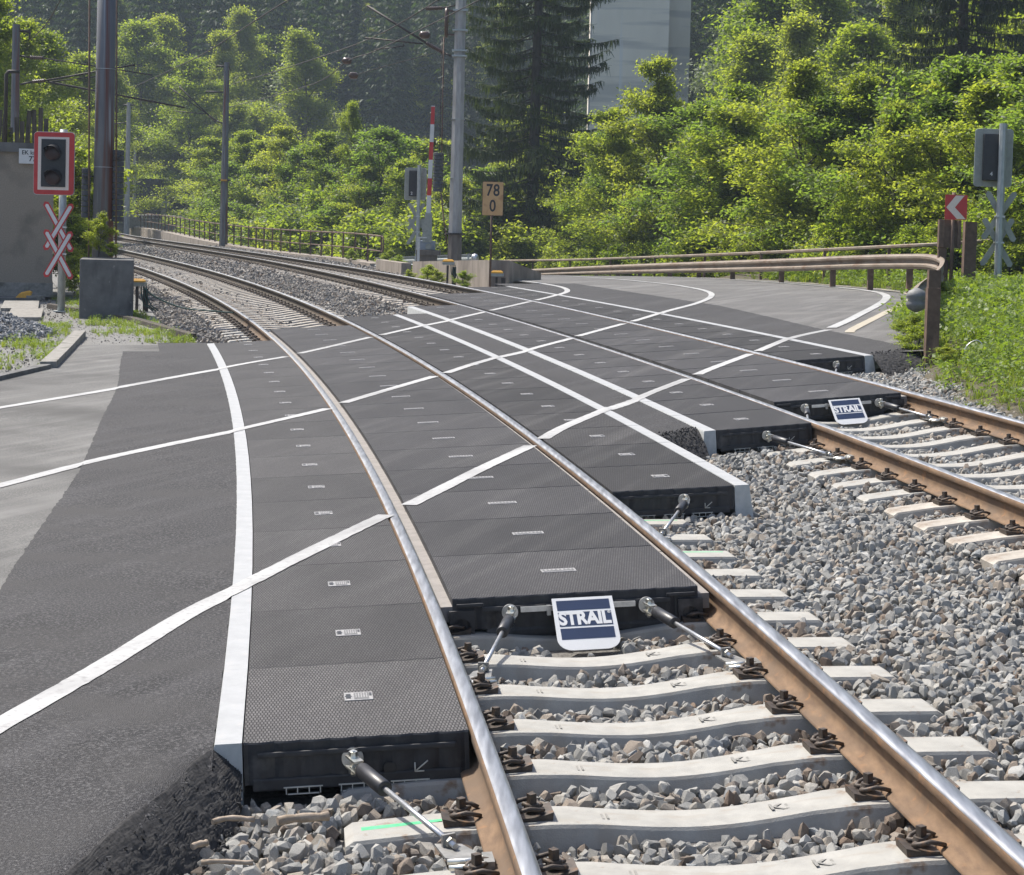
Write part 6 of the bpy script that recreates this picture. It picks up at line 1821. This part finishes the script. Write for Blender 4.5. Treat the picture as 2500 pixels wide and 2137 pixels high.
# second storey on the slope behind
BK = [(1330, 120, 330, 0), (1410, 112, 400, 1), (1850, 105, 60, 2), (1870, 118, -60, 1), (1930, 100, 10, 2), (2010, 112, -70, 0), (2090, 96, 40, 1), (2160, 110, -60, 2), (2240, 94, 30, 0), (2420, 90, -40, 1), (2500, 86, 20, 2)]
for k, (px, Y, yt, i) in enumerate(BK):
    put('tall', i, px, Y, yt, f'taller leafy tree on the slope behind the right thicket, {ORD[k]} from the pier side', 'tree', 'leafy_tree', 'taller trees behind the right thicket', 1.1)
put('silver', 0, 1790, 124, 20, 'silvery pale leaved tree right of the concrete pier', 'tree', 'silvery_tree', 'silvery trees right of the pier', .7); put('silver', 0, 1850, 130, -20, 'second silvery tree, further right and higher up the slope than the one by the pier', 'tree', 'silvery_tree', 'silvery trees right of the pier')
# overhanging branch tree at the right edge
plant('young', 1, at(2660, 700, 40) - Vector((0, 0, .2)), 6.6, 'leafy tree reaching in from the right edge in front of the spruce', 'tree', 'young_tree', 'young leafy trees behind the guard rail', 1.0, 1.15)
for k, (px, Y, yt) in enumerate([(2390, 44, 520), (2450, 43, 480), (2500, 42, 430), (2545, 41, 480), (2480, 41, 560)]):
    put('bush', k, px, Y, yt, f'fresh green bush behind the right crossing signal, {ORD[k]} from the brown posts', 'bush', 'bush', 'bushes by the right signal', 1.2, .55, 1.0)
# the sunlit belt beyond the railing
GB = 'sunlit young trees beyond the bridge railing'
k = 0
for px, yt in ((525, 330), (560, 385), (600, 310), (650, 330), (700, 300), (745, 345), (790, 310), (840, 360), (890, 400), (940, 300), (990, 380), (1050, 420), (1120, 430), (1180, 400)):
    Y = YR(px) + 30 + rnd.uniform(-2, 8)
    put('young', k, px, Y, yt, f'sunlit young tree beyond the bridge railing, {ORD[k]} from the far left', 'tree', 'young_tree', GB, 1.2, -3.5); k += 1
for px in range(520, 1260, 46):
    Y = YR(px) + 19 + rnd.uniform(0, 6)
    put('bush', k, px + rnd.uniform(-15, 15), Y, 500 + rnd.uniform(-50, 40), 'low sunlit bush right behind the bridge railing', 'bush', 'bush', 'bushes behind the bridge railing', 1.15, -2.8, 1.5); k += 1
for px in range(520, 1200, 75):
    Y = YR(px) + 45 + rnd.uniform(-4, 10)
    put('young', k, px + rnd.uniform(-25, 25), Y, 360 + rnd.uniform(-40, 60), 'second row tree in the sunlit belt beyond the bridge railing', 'tree', 'young_tree', 'second row of the sunlit belt', 1.5, -4); k += 1
put('young', 2, 855, 112, 235, 'thin taller tree standing out of the sunlit belt left of the barrier', 'tree', 'young_tree', None, .55, -3)
# the left side: trees on the bank and in the bend
LT = [(20, 84, 30, 0), (95, 96, 60, 1), (150, 108, 150, 2), (-40, 70, -40, 1), (190, 140, 120, 0), (330, 206, 40, 1), (395, 212, 25, 2), (280, 165, 150, 0), (460, 190, 130, 1), (520, 205, 60, 2), (585, 215, 10, 0), (640, 222, 80, 1), (700, 205, 150, 2), (745, 190, 60, 0), (760, 225, 190, 1), (560, 185, 240, 0), (620, 190, 250, 2), (440, 212, 260, 1), (380, 208, 250, 2), (240, 150, 260, 1)]
for n, (px, Y, yt, i) in enumerate(LT):
    put('tall', i, px, Y, yt, f'{["broad sunlit tree", "rounded leafy tree", "tall bright leafy tree"][i]} in the wood on the left, {"at the left edge of the picture" if px < 30 else "near picture column of the mast %d paces in" % n if False else ORD[n] + " of the bright trees there"}', 'tree', 'leafy_tree', 'bright trees of the left wood', 1.05)
for n, (px, Y, yt) in enumerate([(735, 200, 130), (770, 215, 240), (710, 230, 210)]):
    put('silver', 0, px, Y, yt, f'pale hazy tree at the foot of the dark slope, {ORD[n]} of three', 'tree', 'silvery_tree', 'pale trees below the dark slope', 1.1)
# undergrowth by hut and mast
for n, (px, Y, yt, zb) in enumerate([(185, 41.5, 600, 0), (200, 43, 520, 0), (180, 47, 420, .2), (60, 50, 300, 2.6), (15, 49, 315, 2.6), (110, 50, 330, 2.4), (200, 47, 340, .5), (235, 40, 650, 0)]):
    put('bush' if yt > 330 else 'young', n, px, Y, yt, f'leafy growth between hut and left mast, {ORD[n]} of the clump', 'bush', 'bush', 'undergrowth by the hut', 1.0, zb, .8)
put('bush', 0, 243, 35.6, 512, 'little sapling growing on top of the concrete block', 'sapling', 'sapling', None, .8, float(at(243, 628, 35.6).z), .5)
put('bush', 1, 272, 35.3, 590, 'small spreading weed on the block beside the sapling', 'weed', 'weed', None, 1.0, float(at(270, 628, 35.3).z), .25)
for n, (px, py, Y, h) in enumerate([(1000, 690, 53, .5), (1040, 690, 50, .6), (1070, 692, 48, .5), (1130, 694, 46, .45), (945, 655, 66, .8), (965, 668, 60, .7), (985, 676, 58, .5), (860, 632, 78, .5)]):
    plant('bush', n, at(px, py, Y) - Vector((0, 0, .12)), h, f'small weed at the foot of the low wall, {ORD[n]} of the tufts', 'weed', 'weed', 'weeds by the far track', rnd.uniform(0, 6), 1.1)
for n, (px, py, Y) in enumerate([(2205, 812, 25.6), (2225, 832, 24.6), (2300, 752, 31), (2330, 770, 30), (2390, 790, 29), (2450, 800, 28), (2310, 880, 22.5), (2240, 850, 23.6)]):
    plant('bush', n, at(px, py, Y) - Vector((0, 0, .05)), .26 + .12 * (n % 3), f'leafy weed on the verge by the guard rail end, {ORD[n]} of the tufts', 'weed', 'weed', 'weeds on the right verge', rnd.uniform(0, 6), 1.4)
# the shaded slope: a dark wood that reads as one mass
def forest():
    rng = np.random.default_rng(5)
    n = 9000
    px = rng.uniform(-250, 2750, n); Y = rng.uniform(135, 420, n)
    x = (px - PX) / F * Y
    s, t = stxy(x, Y)
    z = ground_h(x, Y)
    k = ((z > 3) & (Y > 205)) | ((t > 52) & (z > 1)) | ((t < -30) & (s > 100))
    x, Y, px, z = x[k], Y[k], px[k], z[k]
    # keep the pier free and thin out by distance
    k = ~((abs(px - 1565) < 170) & (Y < 180)) & (rng.uniform(0, 1, len(x)) < np.interp(Y, [135, 420], [.30, .52]))
    P = np.stack([x, Y, z - .5], -1)[k]
    sc = rng.uniform(.75, 1.25, len(P))
    rot = np.stack([0 * sc, 0 * sc, rng.uniform(0, 6.28, len(P))], 1)
    kinds = []
    for tr, cr, h in PT['conifer']:
        me = cr.copy(); kinds.append(loose('conifer', cr))
    o = scatter('forest', P, kinds, 1, 1, 5, scl=sc, rots=rot)
    print('forest', len(P))
    # lighter broadleaved trees among them
    n = 700
    px = rng.uniform(-250, 2750, n); Y = rng.uniform(140, 330, n); x = (px - PX) / F * Y; s, t = stxy(x, Y)
    w = np.where(px < 700, .8, np.where(px > 1690, .95, .30))
    k = (((t > 50) & (t < 130)) | ((t < -24) & (s > 80)) | ((ground_h(x, Y) > 3) & (Y > 205))) & (rng.uniform(0, 1, n) < w) & ~((abs(px - 1565) < 170) & (Y < 180))
    x, Y = x[k], Y[k]; P = np.stack([x, Y, ground_h(x, Y) - .5], -1)
    sc = rng.uniform(.6, 1.0, len(P)); rot = np.stack([0 * sc, 0 * sc, rng.uniform(0, 6.28, len(P))], 1)
    scatter('broadleaf_wood', P, [loose('broadleaf', PT['tall'][i][1]) for i in range(3)] + [loose('broadleaf', PT['silver'][0][1])], 1, 1, 6, scl=sc, rots=rot)
    print('broadleaf', len(P))
forest()
# grass -----------------------------------------------------------------------
def tufts(n, seed, h, m):
    out = []
    for k in range(n):
        rng = np.random.default_rng(seed + k); V = []; nb = 14
        for j in range(nb):
            a = rng.uniform(0, 6.28); r_ = rng.uniform(0, .05); hh = h * rng.uniform(.5, 1.15); l = rng.uniform(.1, .6) * hh
            b0 = np.array([r_ * math.cos(a), r_ * math.sin(a), 0]); d = np.array([math.cos(a + rng.normal(0, .6)), math.sin(a + rng.normal(0, .6)), 0]); w = np.array([-d[1], d[0], 0]) * .0045
            m1 = b0 + d * l * .35 + np.array([0, 0, hh * .6]); e = b0 + d * l + np.array([0, 0, hh])
            V.append([b0 - w, b0 + w, m1 + w * .8, m1 - w * .8]); V.append([m1 - w * .8, m1 + w * .8, e + w * .1, e - w * .1])
        V = np.array(V); q = len(V)
        out.append(loose('tuft', npmesh('tuft', V.reshape(-1, 3), np.arange(4 * q).reshape(q, 4), m, False, rng.uniform(0, 1, q))))
    return out
def herbs(n, seed):
    out = []
    for k in range(n):
        rng = np.random.default_rng(seed + k); q = 26
        C = np.stack([rng.normal(0, .045, q), rng.normal(0, .045, q), rng.uniform(.02, .11 + .05 * (k % 3), q)], -1)
        V, Fc, tint = leaves('herb', C, .045, M['leaf_dk'], rng, .45, .62 if k % 2 else .3)
        out.append(loose('herb', npmesh('herb', V, Fc, M['herb'], False, tint)))
    return out
M['herb'] = leaf_mat('herb_leaf', (.08, .135, .02), (.16, .21, .04), (2.4, 2.4, 1.0), .4)
def grass():
    rng = np.random.default_rng(2)
    n = 90000
    s = rng.uniform(10, 46, n); t = rng.uniform(5.2, 24, n)
    vi = np.array([verge_in(a) for a in np.linspace(2, 48, 200)]); ve = np.interp(s, np.linspace(2, 48, 200), vi)
    edge = t - ve + np.sin(s * 3) * .12 + rng.normal(0, .1, n) - .1
    k = (edge > -.25) & (rng.uniform(0, 1, n) < np.clip((edge + .3) / .6, .1, 1))
    dz = verge_dz(s, t)
    P = spn(s, t) + np.stack([0 * s, 0 * s, dz], -1)
    k &= inview(P, 1.06)
    P = P[k]; sc = rng.uniform(.6, 1.5, len(P)) * np.clip(P[:, 1] / 22, .8, 1.5)
    print('grass', len(P))
    scatter('grass', P, tufts(5, 40, .11, M['blade']) + herbs(7, 90), 1, 1, 2, True, sc)
    # left: a band of weeds between asphalt and ballast, and around the heap
    n = 16000
    s = rng.uniform(21.5, 40, n); t = rng.uniform(-6.5, -1.85, n)
    inner = np.interp(s, [26, 28, 31, 34, 37, 40], [-1.9, -2.0, -2.3, -2.5, -2.9, -3.2])
    outer = np.interp(s, [26, 27.5, 29, 31, 34, 40], [-2.5, -3.3, -3.5, -3.7, -3.9, -4.2])
    a = (t < inner) & (t > outer) & (s > 26.2)
    b_ = (s > 21.5) & (s < 31) & (t < -3.82) & (t > -4.9 + .08 * (s - 24))
    pn = .5 + .5 * np.sin(s * 1.9 + t * 2.3) * np.cos(t * 3.1 - s * .7)
    k = (a | b_) & (rng.uniform(0, 1, n) < np.clip(pn * 1.7 - .45, .04, 1))
    P = spn(s[k], t[k], -.03); sc = rng.uniform(.2, .75, len(P))
    scatter('grass', P, tufts(4, 60, .13, M['blade']) + herbs(4, 120), 1, 1, 3, True, sc)
grass()
def flowers():
    rng = np.random.default_rng(12)
    b = MB()
    n = 40
    s = rng.uniform(16, 34, n); t = rng.uniform(6.5, 16, n)
    vi = np.array([verge_in(a) for a in s]); k = t > vi + .3
    for P in spn(s[k], t[k], .16 + .05):
        r_ = .018; a0 = rng.uniform(0, 6.28)
        b.add([(P[0] + r_ * math.cos(a0 + g), P[1] + r_ * math.sin(a0 + g), P[2] + rng.uniform(-.004, .004)) for g in np.linspace(0, 6.28, 7)[:6]], [tuple(range(6))])
    o = b.build('daisies', M['white_board']); o['kind'] = 'stuff'
flowers()
# ================================================================== AIR
def haze():
    m = bpy.data.materials.new('haze'); m.use_nodes = True; nt = m.node_tree
    for nn in list(nt.nodes):
        if nn.type == 'BSDF_PRINCIPLED': nt.nodes.remove(nn)
    v = nt.nodes.new('ShaderNodeVolumePrincipled'); v.inputs['Density'].default_value = HAZE; v.inputs['Color'].default_value = (.72, .86, 1, 1); v.inputs['Anisotropy'].default_value = 0.0
    nt.links.new(v.outputs['Volume'], nt.nodes['Material Output'].inputs['Volume'])
    b = MB(); b.box((0, 330, 88), (860, 800, 200)); o = b.build('haze', m); o['kind'] = 'stuff'
HAZE = 0.00045
if HAZE > 0: haze()
